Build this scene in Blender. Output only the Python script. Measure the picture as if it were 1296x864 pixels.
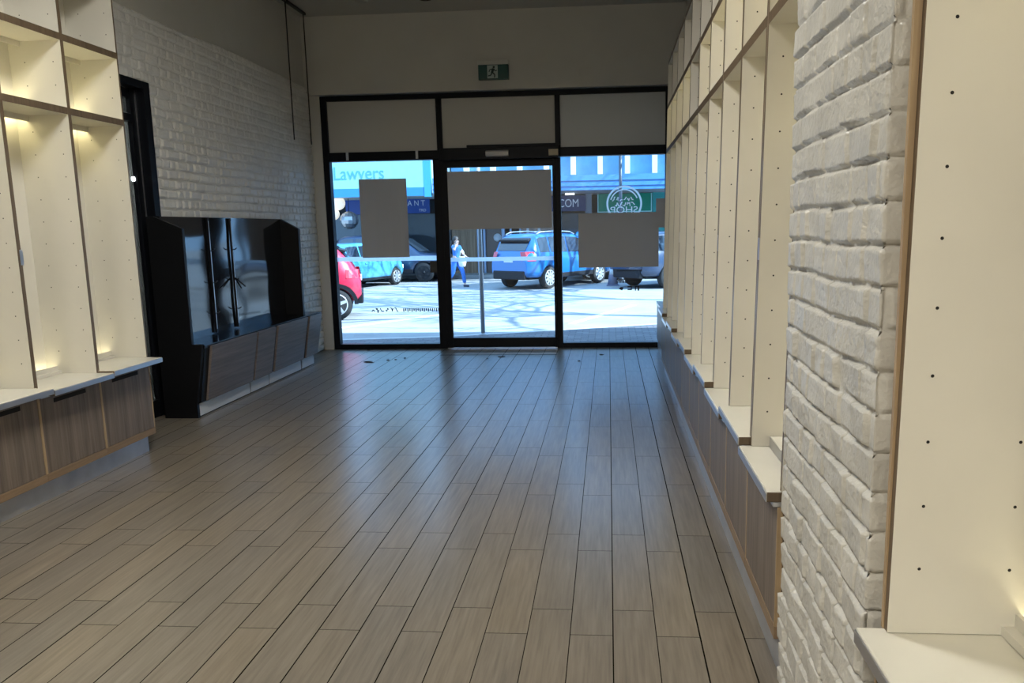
import bpy, bmesh, math, random
import numpy as np
from mathutils import Vector, Matrix

for o in list(bpy.data.objects):
    bpy.data.objects.remove(o)
SC = bpy.context.scene
COL = SC.collection
PI = math.pi

# ------------------------------------------------------------------ camera
cam_d = bpy.data.cameras.new('camera')
cam = bpy.data.objects.new('camera', cam_d)
COL.objects.link(cam)
cam_d.sensor_fit = 'HORIZONTAL'
cam_d.sensor_width = 36.0
cam_d.lens = 950.0 / 1296.0 * 36.0
cam_d.shift_x = (648.0 - 703.073) / 1296.0
cam_d.shift_y = (432.558 - 432.0) / 1296.0
cam_d.clip_start = 0.05
cam_d.clip_end = 300
_r = Vector((0.9974359735275345, 0.06940135488366726, -0.017462263698919837))
_u = Vector((0.006798909331829873, 0.1510075985581361, 0.9885092210038319))
_f = Vector((-0.07124081375922721, 0.9860933815405194, -0.15014855755852943))
M4 = Matrix.Identity(4)
for i in range(3):
    M4[i][0] = _r[i]
    M4[i][1] = _u[i]
    M4[i][2] = -_f[i]
M4.translation = Vector((0, 0, 1.8))
cam.matrix_world = M4
SC.camera = cam

# ------------------------------------------------------------------ sky, sun, lamps, exposure
w = bpy.data.worlds.new('sky')
SC.world = w
w.use_nodes = True
bg = w.node_tree.nodes['Background']
bg.inputs['Color'].default_value = (0.30, 0.58, 1.0, 1)
bg.inputs['Strength'].default_value = 2.3

SUN_DIR = Vector((-0.80, 0.20, -0.57)).normalized()
sun_d = bpy.data.lights.new('sun', 'SUN')
sun_d.energy = 10.5
sun_d.angle = 0.009
sun_d.color = (0.74, 0.89, 1.0)
sun = bpy.data.objects.new('sun', sun_d)
COL.objects.link(sun)
sun.rotation_euler = SUN_DIR.to_track_quat('-Z', 'Y').to_euler()
sun.location = (20, 5, 25)


def area_lamp(name, loc, sx, sy, power, color, spread=PI, target=None):
    d = bpy.data.lights.new(name, 'AREA')
    d.shape = 'RECTANGLE'
    d.size = sx
    d.size_y = sy
    d.energy = power
    d.color = color
    d.spread = spread
    o = bpy.data.objects.new(name, d)
    COL.objects.link(o)
    o.location = loc
    if target is not None:
        o.rotation_euler = (Vector(target) - Vector(loc)).to_track_quat('-Z', 'Y').to_euler()
    return o


# the shop's ceiling lamps behind the photographer
area_lamp('ceiling_lamp', (-1.5, -2.4, 4.7), 1.2, 0.3, 175, (1.0, 0.94, 0.83), 2.8)
area_lamp('ceiling_lamp', (-1.7, 3.6, 4.7), 1.2, 0.3, 98, (1.0, 0.98, 0.93), 2.9)

SC.view_settings.view_transform = 'Standard'
SC.view_settings.look = 'None'
SC.view_settings.gamma = 1.0
SC.view_settings.use_curve_mapping = False
SC.view_settings.exposure = 0.58
SC.cycles.use_denoising = True
SC.cycles.max_bounces = 10
SC.cycles.diffuse_bounces = 5
SC.cycles.transparent_max_bounces = 16
SC.cycles.sample_clamp_indirect = 4.0
SC.cycles.caustics_reflective = False
SC.cycles.caustics_refractive = False

# ------------------------------------------------------------------ materials


def new_mat(name):
    m = bpy.data.materials.new(name)
    m.use_nodes = True
    nt = m.node_tree
    return m, nt, nt.nodes['Principled BSDF']


def mat(name, col, rough=0.5, metal=0.0, spec=0.5, var=0.0, vscale=6.0, stretch=(1, 1, 1), bump=0.0, bscale=60.0, coat=0.0):
    m, nt, b = new_mat(name)
    b.inputs['Base Color'].default_value = (*col, 1)
    b.inputs['Roughness'].default_value = rough
    b.inputs['Metallic'].default_value = metal
    b.inputs['Specular IOR Level'].default_value = spec
    if coat:
        b.inputs['Coat Weight'].default_value = coat
        b.inputs['Coat Roughness'].default_value = 0.03
    N = nt.nodes
    L = nt.links
    if var or bump:
        tc = N.new('ShaderNodeTexCoord')
        mp = N.new('ShaderNodeMapping')
        mp.inputs['Scale'].default_value = stretch
        L.new(tc.outputs['Object'], mp.inputs['Vector'])
    if var:
        n = N.new('ShaderNodeTexNoise')
        n.inputs['Scale'].default_value = vscale
        n.inputs['Detail'].default_value = 5
        L.new(mp.outputs['Vector'], n.inputs['Vector'])
        r = N.new('ShaderNodeValToRGB')
        r.color_ramp.elements[0].position = 0.3
        r.color_ramp.elements[1].position = 0.7
        r.color_ramp.elements[0].color = (*[c * (1 - var) for c in col], 1)
        r.color_ramp.elements[1].color = (*[min(1, c * (1 + var)) for c in col], 1)
        L.new(n.outputs['Fac'], r.inputs['Fac'])
        L.new(r.outputs['Color'], b.inputs['Base Color'])
    if bump:
        n2 = N.new('ShaderNodeTexNoise')
        n2.inputs['Scale'].default_value = bscale
        n2.inputs['Detail'].default_value = 4
        L.new(mp.outputs['Vector'], n2.inputs['Vector'])
        bp = N.new('ShaderNodeBump')
        bp.inputs['Strength'].default_value = bump
        bp.inputs['Distance'].default_value = 0.01
        L.new(n2.outputs['Fac'], bp.inputs['Height'])
        L.new(bp.outputs['Normal'], b.inputs['Normal'])
    return m


def emit(name, col, strength):
    m, nt, b = new_mat(name)
    b.inputs['Base Color'].default_value = (0.8, 0.8, 0.8, 1)
    b.inputs['Emission Color'].default_value = (*col, 1)
    b.inputs['Emission Strength'].default_value = strength
    return m


def glass(name, tint=(1, 1, 1), refl=1.0):
    m = bpy.data.materials.new(name)
    m.use_nodes = True
    nt = m.node_tree
    nt.nodes.clear()
    out = nt.nodes.new('ShaderNodeOutputMaterial')
    tr = nt.nodes.new('ShaderNodeBsdfTransparent')
    tr.inputs['Color'].default_value = (*tint, 1)
    gl = nt.nodes.new('ShaderNodeBsdfGlossy')
    gl.inputs['Roughness'].default_value = 0.01
    fr = nt.nodes.new('ShaderNodeFresnel')
    fr.inputs['IOR'].default_value = 1.45
    mul = nt.nodes.new('ShaderNodeMath')
    mul.operation = 'MULTIPLY'
    mul.inputs[1].default_value = refl * 0.6
    mx = nt.nodes.new('ShaderNodeMixShader')
    L = nt.links
    L.new(fr.outputs[0], mul.inputs[0])
    L.new(mul.outputs[0], mx.inputs[0])
    L.new(tr.outputs[0], mx.inputs[1])
    L.new(gl.outputs[0], mx.inputs[2])
    L.new(mx.outputs[0], out.inputs['Surface'])
    return m


def wood(name, c1, c2, axis='z', rough=0.45, scale=1.0, spec=0.4):
    """grained timber: noise stretched along one axis"""
    m, nt, b = new_mat(name)
    N, L = nt.nodes, nt.links
    tc = N.new('ShaderNodeTexCoord')
    mp = N.new('ShaderNodeMapping')
    s = {'x': (1.2, 38, 38), 'y': (38, 1.2, 38), 'z': (38, 38, 1.2)}[axis]
    mp.inputs['Scale'].default_value = [v * scale for v in s]
    n = N.new('ShaderNodeTexNoise')
    n.inputs['Scale'].default_value = 1.0
    n.inputs['Detail'].default_value = 6
    n.inputs['Roughness'].default_value = 0.62
    n.inputs['Distortion'].default_value = 0.6
    r = N.new('ShaderNodeValToRGB')
    r.color_ramp.elements[0].position = 0.34
    r.color_ramp.elements[1].position = 0.68
    r.color_ramp.elements[0].color = (*c1, 1)
    r.color_ramp.elements[1].color = (*c2, 1)
    L.new(tc.outputs['Object'], mp.inputs['Vector'])
    L.new(mp.outputs['Vector'], n.inputs['Vector'])
    L.new(n.outputs['Fac'], r.inputs['Fac'])
    L.new(r.outputs['Color'], b.inputs['Base Color'])
    b.inputs['Roughness'].default_value = rough
    b.inputs['Specular IOR Level'].default_value = spec
    bp = N.new('ShaderNodeBump')
    bp.inputs['Strength'].default_value = 0.12
    bp.inputs['Distance'].default_value = 0.004
    L.new(n.outputs['Fac'], bp.inputs['Height'])
    L.new(bp.outputs['Normal'], b.inputs['Normal'])
    return m


def floor_material():
    """timber-look planks laid along +Y, joints stepping on alternate rows"""
    m, nt, b = new_mat('plank_floor')
    N, L = nt.nodes, nt.links

    def math_(op, a, bb=None, c=None):
        n = N.new('ShaderNodeMath')
        n.operation = op
        for i, v in enumerate((a, bb, c)):
            if v is None:
                continue
            if isinstance(v, (int, float)):
                n.inputs[i].default_value = v
            else:
                L.new(v, n.inputs[i])
        return n.outputs[0]
    tc = N.new('ShaderNodeTexCoord')
    sp = N.new('ShaderNodeSeparateXYZ')
    L.new(tc.outputs['Object'], sp.inputs[0])
    PW, X0, PL, Y0, ST = 0.192205, 0.008624, 0.885866, 3.3432, 0.25266
    u = math_('DIVIDE', math_('SUBTRACT', sp.outputs['X'], X0), PW)
    cu = math_('FLOOR', u)
    fu = math_('FRACT', u)
    par = math_('MODULO', math_('ADD', cu, 1000.0), 2.0)     # columns 0, 2, -2.. joint at Y0 ; odd ones a quarter plank nearer
    v = math_('ADD', math_('DIVIDE', math_('SUBTRACT', sp.outputs['Y'], Y0), PL), math_('MULTIPLY', par, ST))
    cv = math_('FLOOR', v)
    fv = math_('FRACT', v)
    idn = N.new('ShaderNodeCombineXYZ')
    L.new(cu, idn.inputs[0])
    L.new(cv, idn.inputs[1])
    wn = N.new('ShaderNodeTexWhiteNoise')
    wn.noise_dimensions = '2D'
    L.new(idn.outputs[0], wn.inputs['Vector'])
    rnd = wn.outputs['Value']
    wn2 = N.new('ShaderNodeTexWhiteNoise')
    wn2.noise_dimensions = '1D'
    L.new(math_('ROUND', u), wn2.inputs['W'])
    # long seams of uneven width, thin butt joints
    du = math_('MULTIPLY', math_('MINIMUM', fu, math_('SUBTRACT', 1.0, fu)), PW)
    dv = math_('MULTIPLY', math_('MINIMUM', fv, math_('SUBTRACT', 1.0, fv)), PL)
    gw = math_('ADD', 0.0018, math_('MULTIPLY', wn2.outputs['Value'], 0.0018))
    g1 = math_('LESS_THAN', du, gw)
    g2 = math_('LESS_THAN', dv, 0.0022)
    gap = math_('MAXIMUM', g1, math_('MULTIPLY', g2, 0.85))
    # grain, shifted per plank
    off = N.new('ShaderNodeCombineXYZ')
    L.new(math_('MULTIPLY', rnd, 37.0), off.inputs[0])
    L.new(math_('MULTIPLY', rnd, 91.0), off.inputs[1])
    va = N.new('ShaderNodeVectorMath')
    va.operation = 'ADD'
    L.new(tc.outputs['Object'], va.inputs[0])
    L.new(off.outputs[0], va.inputs[1])
    mp = N.new('ShaderNodeMapping')
    mp.inputs['Scale'].default_value = (30, 2.4, 1)
    L.new(va.outputs[0], mp.inputs['Vector'])
    n = N.new('ShaderNodeTexNoise')
    n.inputs['Scale'].default_value = 1.0
    n.inputs['Detail'].default_value = 7
    n.inputs['Roughness'].default_value = 0.62
    n.inputs['Distortion'].default_value = 0.25
    L.new(mp.outputs['Vector'], n.inputs['Vector'])
    mp2 = N.new('ShaderNodeMapping')
    mp2.inputs['Scale'].default_value = (70, 3.0, 1)
    L.new(va.outputs[0], mp2.inputs['Vector'])
    wv = N.new('ShaderNodeTexNoise')
    wv.inputs['Scale'].default_value = 1.0
    wv.inputs['Detail'].default_value = 4
    wv.inputs['Distortion'].default_value = 0.2
    L.new(mp2.outputs['Vector'], wv.inputs['Vector'])
    g = math_('ADD', math_('MULTIPLY', n.outputs['Fac'], 0.6), math_('MULTIPLY', wv.outputs['Fac'], 0.4))
    r = N.new('ShaderNodeValToRGB')
    r.color_ramp.elements[0].position = 0.25
    r.color_ramp.elements[1].position = 0.75
    r.color_ramp.elements[0].color = (0.085, 0.070, 0.052, 1)
    r.color_ramp.elements[1].color = (0.265, 0.224, 0.174, 1)
    L.new(g, r.inputs['Fac'])
    hv = N.new('ShaderNodeHueSaturation')
    L.new(r.outputs['Color'], hv.inputs['Color'])
    L.new(math_('ADD', 0.92, math_('MULTIPLY', rnd, 0.16)), hv.inputs['Value'])
    L.new(math_('ADD', 0.85, math_('MULTIPLY', rnd, 0.25)), hv.inputs['Saturation'])
    mx = N.new('ShaderNodeMix')
    mx.data_type = 'RGBA'
    L.new(gap, mx.inputs['Factor'])
    L.new(hv.outputs['Color'], mx.inputs['A'])
    mx.inputs['B'].default_value = (0.012, 0.010, 0.008, 1)
    L.new(mx.outputs['Result'], b.inputs['Base Color'])
    # worn satin finish
    n3 = N.new('ShaderNodeTexNoise')
    n3.inputs['Scale'].default_value = 2.3
    n3.inputs['Detail'].default_value = 2
    L.new(tc.outputs['Object'], n3.inputs['Vector'])
    rr = math_('ADD', 0.27, math_('MULTIPLY', n3.outputs['Fac'], 0.02))
    L.new(math_('ADD', rr, math_('MULTIPLY', gap, 0.4)), b.inputs['Roughness'])
    b.inputs['IOR'].default_value = 1.75
    L.new(math_('MULTIPLY', math_('SUBTRACT', 1.0, gap), 0.55), b.inputs['Specular IOR Level'])
    bp = N.new('ShaderNodeBump')
    bp.inputs['Strength'].default_value = 0.35
    bp.inputs['Distance'].default_value = 0.0025
    h = math_('SUBTRACT', 0.0, gap)
    L.new(h, bp.inputs['Height'])
    L.new(bp.outputs['Normal'], b.inputs['Normal'])
    return m


def paver_material():
    m, nt, b = new_mat('brick_paving')
    N, L = nt.nodes, nt.links
    tc = N.new('ShaderNodeTexCoord')
    br = N.new('ShaderNodeTexBrick')
    br.inputs['Scale'].default_value = 1.0
    br.inputs['Brick Width'].default_value = 0.23
    br.inputs['Row Height'].default_value = 0.115
    br.inputs['Mortar Size'].default_value = 0.008
    br.inputs['Color1'].default_value = (0.20, 0.19, 0.20, 1)
    br.inputs['Color2'].default_value = (0.12, 0.12, 0.14, 1)
    br.inputs['Mortar'].default_value = (0.06, 0.06, 0.06, 1)
    L.new(tc.outputs['Object'], br.inputs['Vector'])
    L.new(br.outputs['Color'], b.inputs['Base Color'])
    b.inputs['Roughness'].default_value = 0.7
    return m


WHITE = mat('white_laminate', (0.70, 0.675, 0.60), 0.38, var=0.03, vscale=3)
EDGE = wood('oak_edging', (0.10, 0.070, 0.043), (0.16, 0.115, 0.072), 'z', 0.35)
EDGE_L = wood('pale_oak_edging', (0.34, 0.24, 0.14), (0.46, 0.34, 0.20), 'z', 0.4)
HOLE = mat('dark_hole', (0.012, 0.011, 0.010), 0.9)
DOOR = wood('grey_oak', (0.120, 0.094, 0.074), (0.225, 0.182, 0.146), 'z', 0.42)
RAIL = wood('brown_oak', (0.20, 0.135, 0.08), (0.30, 0.21, 0.13), 'y', 0.4)
COUNTER = mat('white_counter', (0.66, 0.64, 0.56), 0.22, var=0.02)
METAL = mat('brushed_metal', (0.62, 0.63, 0.66), 0.28, metal=0.9, var=0.05, vscale=20, stretch=(1, 0.1, 1))
KICK = mat('brushed_kickplate', (0.52, 0.54, 0.58), 0.33, metal=0.6, var=0.12, vscale=5)
LED = emit('warm_led', (1.0, 0.89, 0.52), 14.0)
LED_LOW = emit('warm_led_counter', (1.0, 0.90, 0.60), 6.5)
LED_OFF = mat('unlit_led', (0.7, 0.7, 0.66), 0.5)
PAINT = mat('painted_plaster', (0.57, 0.56, 0.525), 0.75, var=0.03, vscale=2, bump=0.1, bscale=50)
CEIL = mat('ceiling_paint', (0.50, 0.49, 0.45), 0.85)
BRICK = mat('painted_brick', (0.54, 0.525, 0.475), 0.36, var=0.10, vscale=7, bump=0.45, bscale=70, spec=0.35)
BRICKW = mat('painted_brick_wall', (0.78, 0.77, 0.735), 0.42, var=0.06, vscale=6, bump=0.6, bscale=60, spec=0.4)
BLACK = mat('black_aluminium', (0.006, 0.007, 0.010), 0.4, spec=0.14)
BLACKU = mat('black_unit', (0.005, 0.005, 0.006), 0.45, spec=0.3)
BLACKG = mat('black_gloss', (0.006, 0.006, 0.007), 0.18, spec=0.5)
GLASS = glass('clear_glass', (0.93, 0.97, 0.98))
DGLASS = glass('dim_glass', (0.45, 0.48, 0.48))
FLOOR = floor_material()


def paper_mat():
    m = bpy.data.materials.new('poster_back')
    m.use_nodes = True
    nt = m.node_tree
    nt.nodes.clear()
    out = nt.nodes.new('ShaderNodeOutputMaterial')
    d = nt.nodes.new('ShaderNodeBsdfDiffuse')
    d.inputs['Color'].default_value = (0.62, 0.60, 0.58, 1)
    t = nt.nodes.new('ShaderNodeBsdfTranslucent')
    t.inputs['Color'].default_value = (0.5, 0.5, 0.5, 1)
    mx = nt.nodes.new('ShaderNodeMixShader')
    mx.inputs[0].default_value = 0.22
    nt.links.new(d.outputs[0], mx.inputs[1])
    nt.links.new(t.outputs[0], mx.inputs[2])
    nt.links.new(mx.outputs[0], out.inputs['Surface'])
    return m


PAPER = paper_mat()

# ------------------------------------------------------------------ mesh helpers


class MB:
    def __init__(self):
        self.v = []
        self.f = []
        self.m = []
        self.smooth = []

    def quad(self, pts, mi=0, sm=False):
        n = len(self.v)
        self.v += [tuple(p) for p in pts]
        self.f.append(list(range(n, n + len(pts))))
        self.m.append(mi)
        self.smooth.append(sm)
        return self

    def box(self, x0, x1, y0, y1, z0, z1, mi=0, faces=None):
        """faces: dict of face -> material index, names x0 x1 y0 y1 z0 z1"""
        n = len(self.v)
        self.v += [(x, y, z) for z in (z0, z1) for y in (y0, y1) for x in (x0, x1)]
        q = {'z0': (0, 2, 3, 1), 'z1': (4, 5, 7, 6), 'y0': (0, 1, 5, 4), 'y1': (2, 6, 7, 3), 'x0': (0, 4, 6, 2), 'x1': (1, 3, 7, 5)}
        for k, idx in q.items():
            self.f.append([n + i for i in idx])
            self.m.append((faces or {}).get(k, mi))
            self.smooth.append(False)
        return self

    def prism(self, poly, axis, a, b, mi=0, caps=None):
        """poly = list of 2D points, extruded along axis from a to b"""
        def P(p, t):
            if axis == 'x':
                return (t, p[0], p[1])
            if axis == 'y':
                return (p[0], t, p[1])
            return (p[0], p[1], t)
        n = len(self.v)
        k = len(poly)
        self.v += [P(p, a) for p in poly] + [P(p, b) for p in poly]
        self.f.append([n + i for i in range(k)][::-1])
        self.f.append([n + k + i for i in range(k)])
        cm = mi if caps is None else caps
        self.m += [cm, cm]
        self.smooth += [False, False]
        for i in range(k):
            j = (i + 1) % k
            self.f.append([n + i, n + j, n + k + j, n + k + i])
            self.m.append(mi)
            self.smooth.append(False)
        return self

    def tube(self, path, rad, seg=10, mi=0, caps=True):
        path = [Vector(p) for p in path]
        if not hasattr(rad, '__len__'):
            rad = [rad] * len(path)
        n = len(self.v)
        for i, p in enumerate(path):
            d = (path[min(i + 1, len(path) - 1)] - path[max(i - 1, 0)]).normalized()
            a = Vector((0, 0, 1)) if abs(d.z) < 0.9 else Vector((1, 0, 0))
            x = d.cross(a).normalized()
            y = d.cross(x).normalized()
            for s in range(seg):
                t = 2 * PI * s / seg
                self.v.append(tuple(p + rad[i] * (math.cos(t) * x + math.sin(t) * y)))
        for i in range(len(path) - 1):
            for s in range(seg):
                t = (s + 1) % seg
                self.f.append([n + i * seg + s, n + i * seg + t, n + (i + 1) * seg + t, n + (i + 1) * seg + s])
                self.m.append(mi)
                self.smooth.append(True)
        if caps:
            self.f.append([n + s for s in range(seg)])
            e = n + (len(path) - 1) * seg
            self.f.append([e + s for s in range(seg)][::-1])
            self.m += [mi, mi]
            self.smooth += [False, False]
        return self

    def lathe(self, prof, center, axis='z', seg=24, mi=0, sm=True):
        """prof = (radius, height) pairs"""
        n = len(self.v)
        c = Vector(center)
        for r_, h in prof:
            for s in range(seg):
                t = 2 * PI * s / seg
                a, b = r_ * math.cos(t), r_ * math.sin(t)
                p = {'z': (a, b, h), 'y': (a, h, b), 'x': (h, a, b)}[axis]
                self.v.append(tuple(c + Vector(p)))
        for i in range(len(prof) - 1):
            for s in range(seg):
                t = (s + 1) % seg
                self.f.append([n + i * seg + s, n + i * seg + t, n + (i + 1) * seg + t, n + (i + 1) * seg + s])
                self.m.append(mi)
                self.smooth.append(sm)
        self.f.append([n + s for s in range(seg)])
        e = n + (len(prof) - 1) * seg
        self.f.append([e + s for s in range(seg)][::-1])
        self.m += [mi, mi]
        self.smooth += [False, False]
        return self

    def mesh(self, name, mats):
        me = bpy.data.meshes.new(name)
        me.from_pydata(self.v, [], self.f)
        for m in (mats if isinstance(mats, (list, tuple)) else [mats]):
            me.materials.append(m)
        me.polygons.foreach_set('material_index', self.m)
        me.polygons.foreach_set('use_smooth', self.smooth)
        bm = bmesh.new()
        bm.from_mesh(me)
        bmesh.ops.recalc_face_normals(bm, faces=bm.faces)
        bm.to_mesh(me)
        bm.free()
        me.update()
        return me

    def build(self, name, mats, parent=None, bevel=0.0, loc=None):
        o = bpy.data.objects.new(name, self.mesh(name, mats))
        COL.objects.link(o)
        if parent is not None:
            o.parent = parent
        if loc is not None:
            o.location = loc
        if bevel:
            b = o.modifiers.new('bevel', 'BEVEL')
            b.width = bevel
            b.segments = 2
            b.limit_method = 'ANGLE'
        return o


def tag(o, label=None, cat=None, group=None, kind=None):
    if label:
        o['label'] = label
    if cat:
        o['category'] = cat
    if group:
        o['group'] = group
    if kind:
        o['kind'] = kind
    return o


def thing(name, loc, label, cat, group=None, rz=0.0):
    o = bpy.data.objects.new(name, None)
    o.empty_display_size = 0.1
    COL.objects.link(o)
    o.location = loc
    o.rotation_euler = (0, 0, rz)
    return tag(o, label, cat, group)


def struct(o):
    o['kind'] = 'structure'
    return o


def copy_tree(o, parent=None):
    kids = [c for c in COL.objects if c.parent == o]
    c = o.copy()
    COL.objects.link(c)
    if parent is not None:
        c.parent = parent
    for k in kids:
        copy_tree(k, c)
    return c


def text_mesh(name, body, size, mat_, parent, loc, rot, extrude=0.004, mirror=False, align='LEFT', sx=1.0):
    cu = bpy.data.curves.new(name, 'FONT')
    cu.body = body
    cu.size = size
    cu.extrude = extrude
    cu.align_x = align
    o = bpy.data.objects.new(name, cu)
    COL.objects.link(o)
    dg = bpy.context.evaluated_depsgraph_get()
    me = bpy.data.meshes.new_from_object(o.evaluated_get(dg))
    bpy.data.objects.remove(o)
    bpy.data.curves.remove(cu)
    S = Matrix.Diagonal((-sx if mirror else sx, 1, 1, 1))
    me.transform(S)
    me.transform(Matrix.Rotation(rot[2], 4, 'Z') @ Matrix.Rotation(rot[0], 4, 'X'))
    if mirror:
        me.flip_normals()
    me.materials.clear()
    me.materials.append(mat_)
    me.name = name
    ob = bpy.data.objects.new(name, me)
    COL.objects.link(ob)
    ob.parent = parent
    ob.location = loc
    return ob


# ------------------------------------------------------------------ noise for brickwork
rng = np.random.default_rng(11)
LAT = rng.random((256, 256))


def vnoise(x, y):
    xi = np.floor(x).astype(int)
    yi = np.floor(y).astype(int)
    fx = x - xi
    fy = y - yi
    fx = fx * fx * (3 - 2 * fx)
    fy = fy * fy * (3 - 2 * fy)
    a = LAT[xi % 256, yi % 256]
    b = LAT[(xi + 1) % 256, yi % 256]
    c = LAT[xi % 256, (yi + 1) % 256]
    d = LAT[(xi + 1) % 256, (yi + 1) % 256]
    return (a * (1 - fx) + b * fx) * (1 - fy) + (c * (1 - fx) + d * fx) * fy


def brick_height(U, V, course=0.105, seed=3, depth=0.016, rough=1.0, tilt_k=1.0, grain=1.0, ramp=0.0075):
    """relief of old painted brickwork (metres); U along the wall, V up"""
    r = np.random.default_rng(seed)
    V2 = V + 0.012 * (vnoise(U * 3.1 + 7, V * 2.3) - 0.5) * rough
    U2 = U + 0.016 * (vnoise(U * 5.3, V * 6.1 + 31) - 0.5) * rough
    row = np.floor(V2 / course).astype(int)
    fv = V2 / course - row
    H = np.zeros_like(U)
    for k in range(row.min(), row.max() + 1):
        msk = row == k
        if not msk.any():
            continue
        header = (k % 3 == 0)
        edges = [U.min() - 0.4 + r.random() * 0.2]
        while edges[-1] < U.max() + 0.4:
            base = (0.112 if r.random() < 0.75 else 0.2) if header else (0.215 if r.random() < 0.45 else 0.118)
            edges.append(edges[-1] + base * (0.9 + 0.25 * r.random()))
        edges = np.array(edges)
        uu = U2[msk]
        idx = np.clip(np.searchsorted(edges, uu) - 1, 0, len(edges) - 2)
        l = edges[idx]
        rr = edges[idx + 1]
        du = np.minimum(uu - l, rr - uu)
        dv = np.minimum(fv[msk], 1 - fv[msk]) * course
        offs = (r.random(len(edges)) - 0.5) * 0.009
        tilt = (r.random(len(edges)) - 0.5) * 0.075 * tilt_k
        tv = (r.random(len(edges)) - 0.5) * 0.08
        e = np.clip((np.minimum(du, dv) - 0.0045) / ramp, 0, 1)
        e = e * e * (3 - 2 * e)
        c = (l + rr) / 2
        H[msk] = e * (depth + offs[idx] + tilt[idx] * (uu - c) + tv[idx] * (fv[msk] - 0.5) * course)
    a, b = U * 0.8 + V * 0.6, V * 0.8 - U * 0.6
    H += rough * grain * (0.0036 * (vnoise(a * 34, b * 34) - 0.5) + 0.0026 * (vnoise(U * 71 + 9, V * 71) - 0.5) + 0.002 * (vnoise(a * 120 + 9, b * 120) - 0.5))
    H += rough * grain * 0.007 * (vnoise(a * 11 + 3, b * 11 + 5) - 0.5)
    return H


def grid_mesh(name, P, mats, mi=None, closed=False):
    """P: (nu, nv, 3) array"""
    nu, nv = P.shape[:2]
    idx = np.arange(nu * nv).reshape(nu, nv)
    f = np.stack([idx[:-1, :-1], idx[1:, :-1], idx[1:, 1:], idx[:-1, 1:]], -1).reshape(-1, 4)
    me = bpy.data.meshes.new(name)
    me.vertices.add(nu * nv)
    me.vertices.foreach_set('co', P.reshape(-1))
    me.loops.add(f.size)
    me.loops.foreach_set('vertex_index', f.reshape(-1).astype(np.int32))
    me.polygons.add(len(f))
    me.polygons.foreach_set('loop_start', np.arange(0, f.size, 4, dtype=np.int32))
    me.polygons.foreach_set('loop_total', np.full(len(f), 4, dtype=np.int32))
    me.polygons.foreach_set('use_smooth', np.ones(len(f), dtype=bool))
    me.update(calc_edges=True)
    me.validate()
    for m in mats:
        me.materials.append(m)
    o = bpy.data.objects.new(name, me)
    COL.objects.link(o)
    return o


# ------------------------------------------------------------------ room shell
YF = 11.25          # storefront plane
ZC = 4.87           # ceiling
XL, XR = -4.42, 1.10
YB = -4.0

struct(MB().box(XL - 0.1, XR + 0.1, YB, YF + 0.14, -0.12, 0.0).build('floor', FLOOR))
struct(MB().box(XL - 0.2, XR + 0.2, YB - 0.1, YF + 0.2, ZC, ZC + 0.15).build('ceiling', CEIL))
struct(MB().box(XR, XR + 0.2, YB, YF + 0.14, -0.1, ZC).build('wall_right', PAINT))
struct(MB().box(XL - 0.2, XR + 0.2, YB - 0.2, YB, -0.1, ZC).build('wall_back', PAINT))

# left wall: doorway between Y 6.0 and 7.2, painted brick beyond, plaster above
DY0, DY1, DZ = 5.95, 7.2, 3.24
lw = MB()
lw.box(XL - 0.2, XL, YB, DY0, -0.1, ZC)
lw.box(XL - 0.2, XL, DY0, DY1, DZ, ZC)
lw.box(XL - 0.2, XL, DY1, YF + 0.14, -0.1, ZC)
struct(lw.build('wall_left', PAINT))
yy = np.arange(4.6, 11.2001, 0.013)
zz = np.arange(0.0, 3.95, 0.0115)
U, V = np.meshgrid(yy, zz, indexing='ij')
Hh = brick_height(U, V, 0.098, seed=8, depth=0.030, rough=1.3)
top = 3.90 + 0.06 * (vnoise(U * 0.9, V * 0.0 + 2.0) - 0.5)
fade = np.clip((top - V) / 0.03, 0, 1)
Hh = Hh * fade - (1 - fade) * 0.012
# the brickwork keeps clear of the doorway
Pm = np.stack([XL + 0.004 + Hh, U, V], -1)
keep_y = U
o = grid_mesh('wall_left', Pm, [BRICKW])
bm = bmesh.new()
bm.from_mesh(o.data)
kill = [f for f in bm.faces if f.calc_center_median().y < DY1 and f.calc_center_median().z < DZ]
bmesh.ops.delete(bm, geom=kill, context='FACES')
bm.to_mesh(o.data)
bm.free()
struct(o)

# storefront bulkhead and reveals
fw = MB()
fw.box(XL, XR, YF - 0.12, YF + 0.14, 3.78, ZC)
fw.box(XL, -4.24, YF - 0.05, YF + 0.14, 0, 3.78)
fw.box(0.93, XR, YF - 0.05, YF + 0.14, 0, 3.78)
struct(fw.build('wall_front', PAINT))

# back room seen through the side doorway
br_ = MB()
br_.box(-6.2, -6.0, DY0 - 1.2, DY1 + 1.0, -0.1, 3.4)
br_.box(-6.2, XL - 0.2, DY1 + 0.9, DY1 + 1.0, -0.1, 3.4)
br_.box(-6.2, XL - 0.2, DY0 - 1.2, DY0 - 1.1, -0.1, 3.4)
br_.box(-6.2, XL - 0.2, DY0 - 1.2, DY1 + 1.0, 3.4, 3.5)
br_.box(-6.2, XL - 0.1, DY0 - 1.2, DY1 + 1.0, -0.12, -0.002)
struct(br_.build('wall_passage', mat('passage_paint', (0.42, 0.42, 0.42), 0.8)))

area_lamp('passage_light', (-5.2, 7.0, 3.3), 0.3, 0.3, 50, (1.0, 0.98, 0.95))  # added area light without a fitting, brightens the passage wall behind the glass
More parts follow.
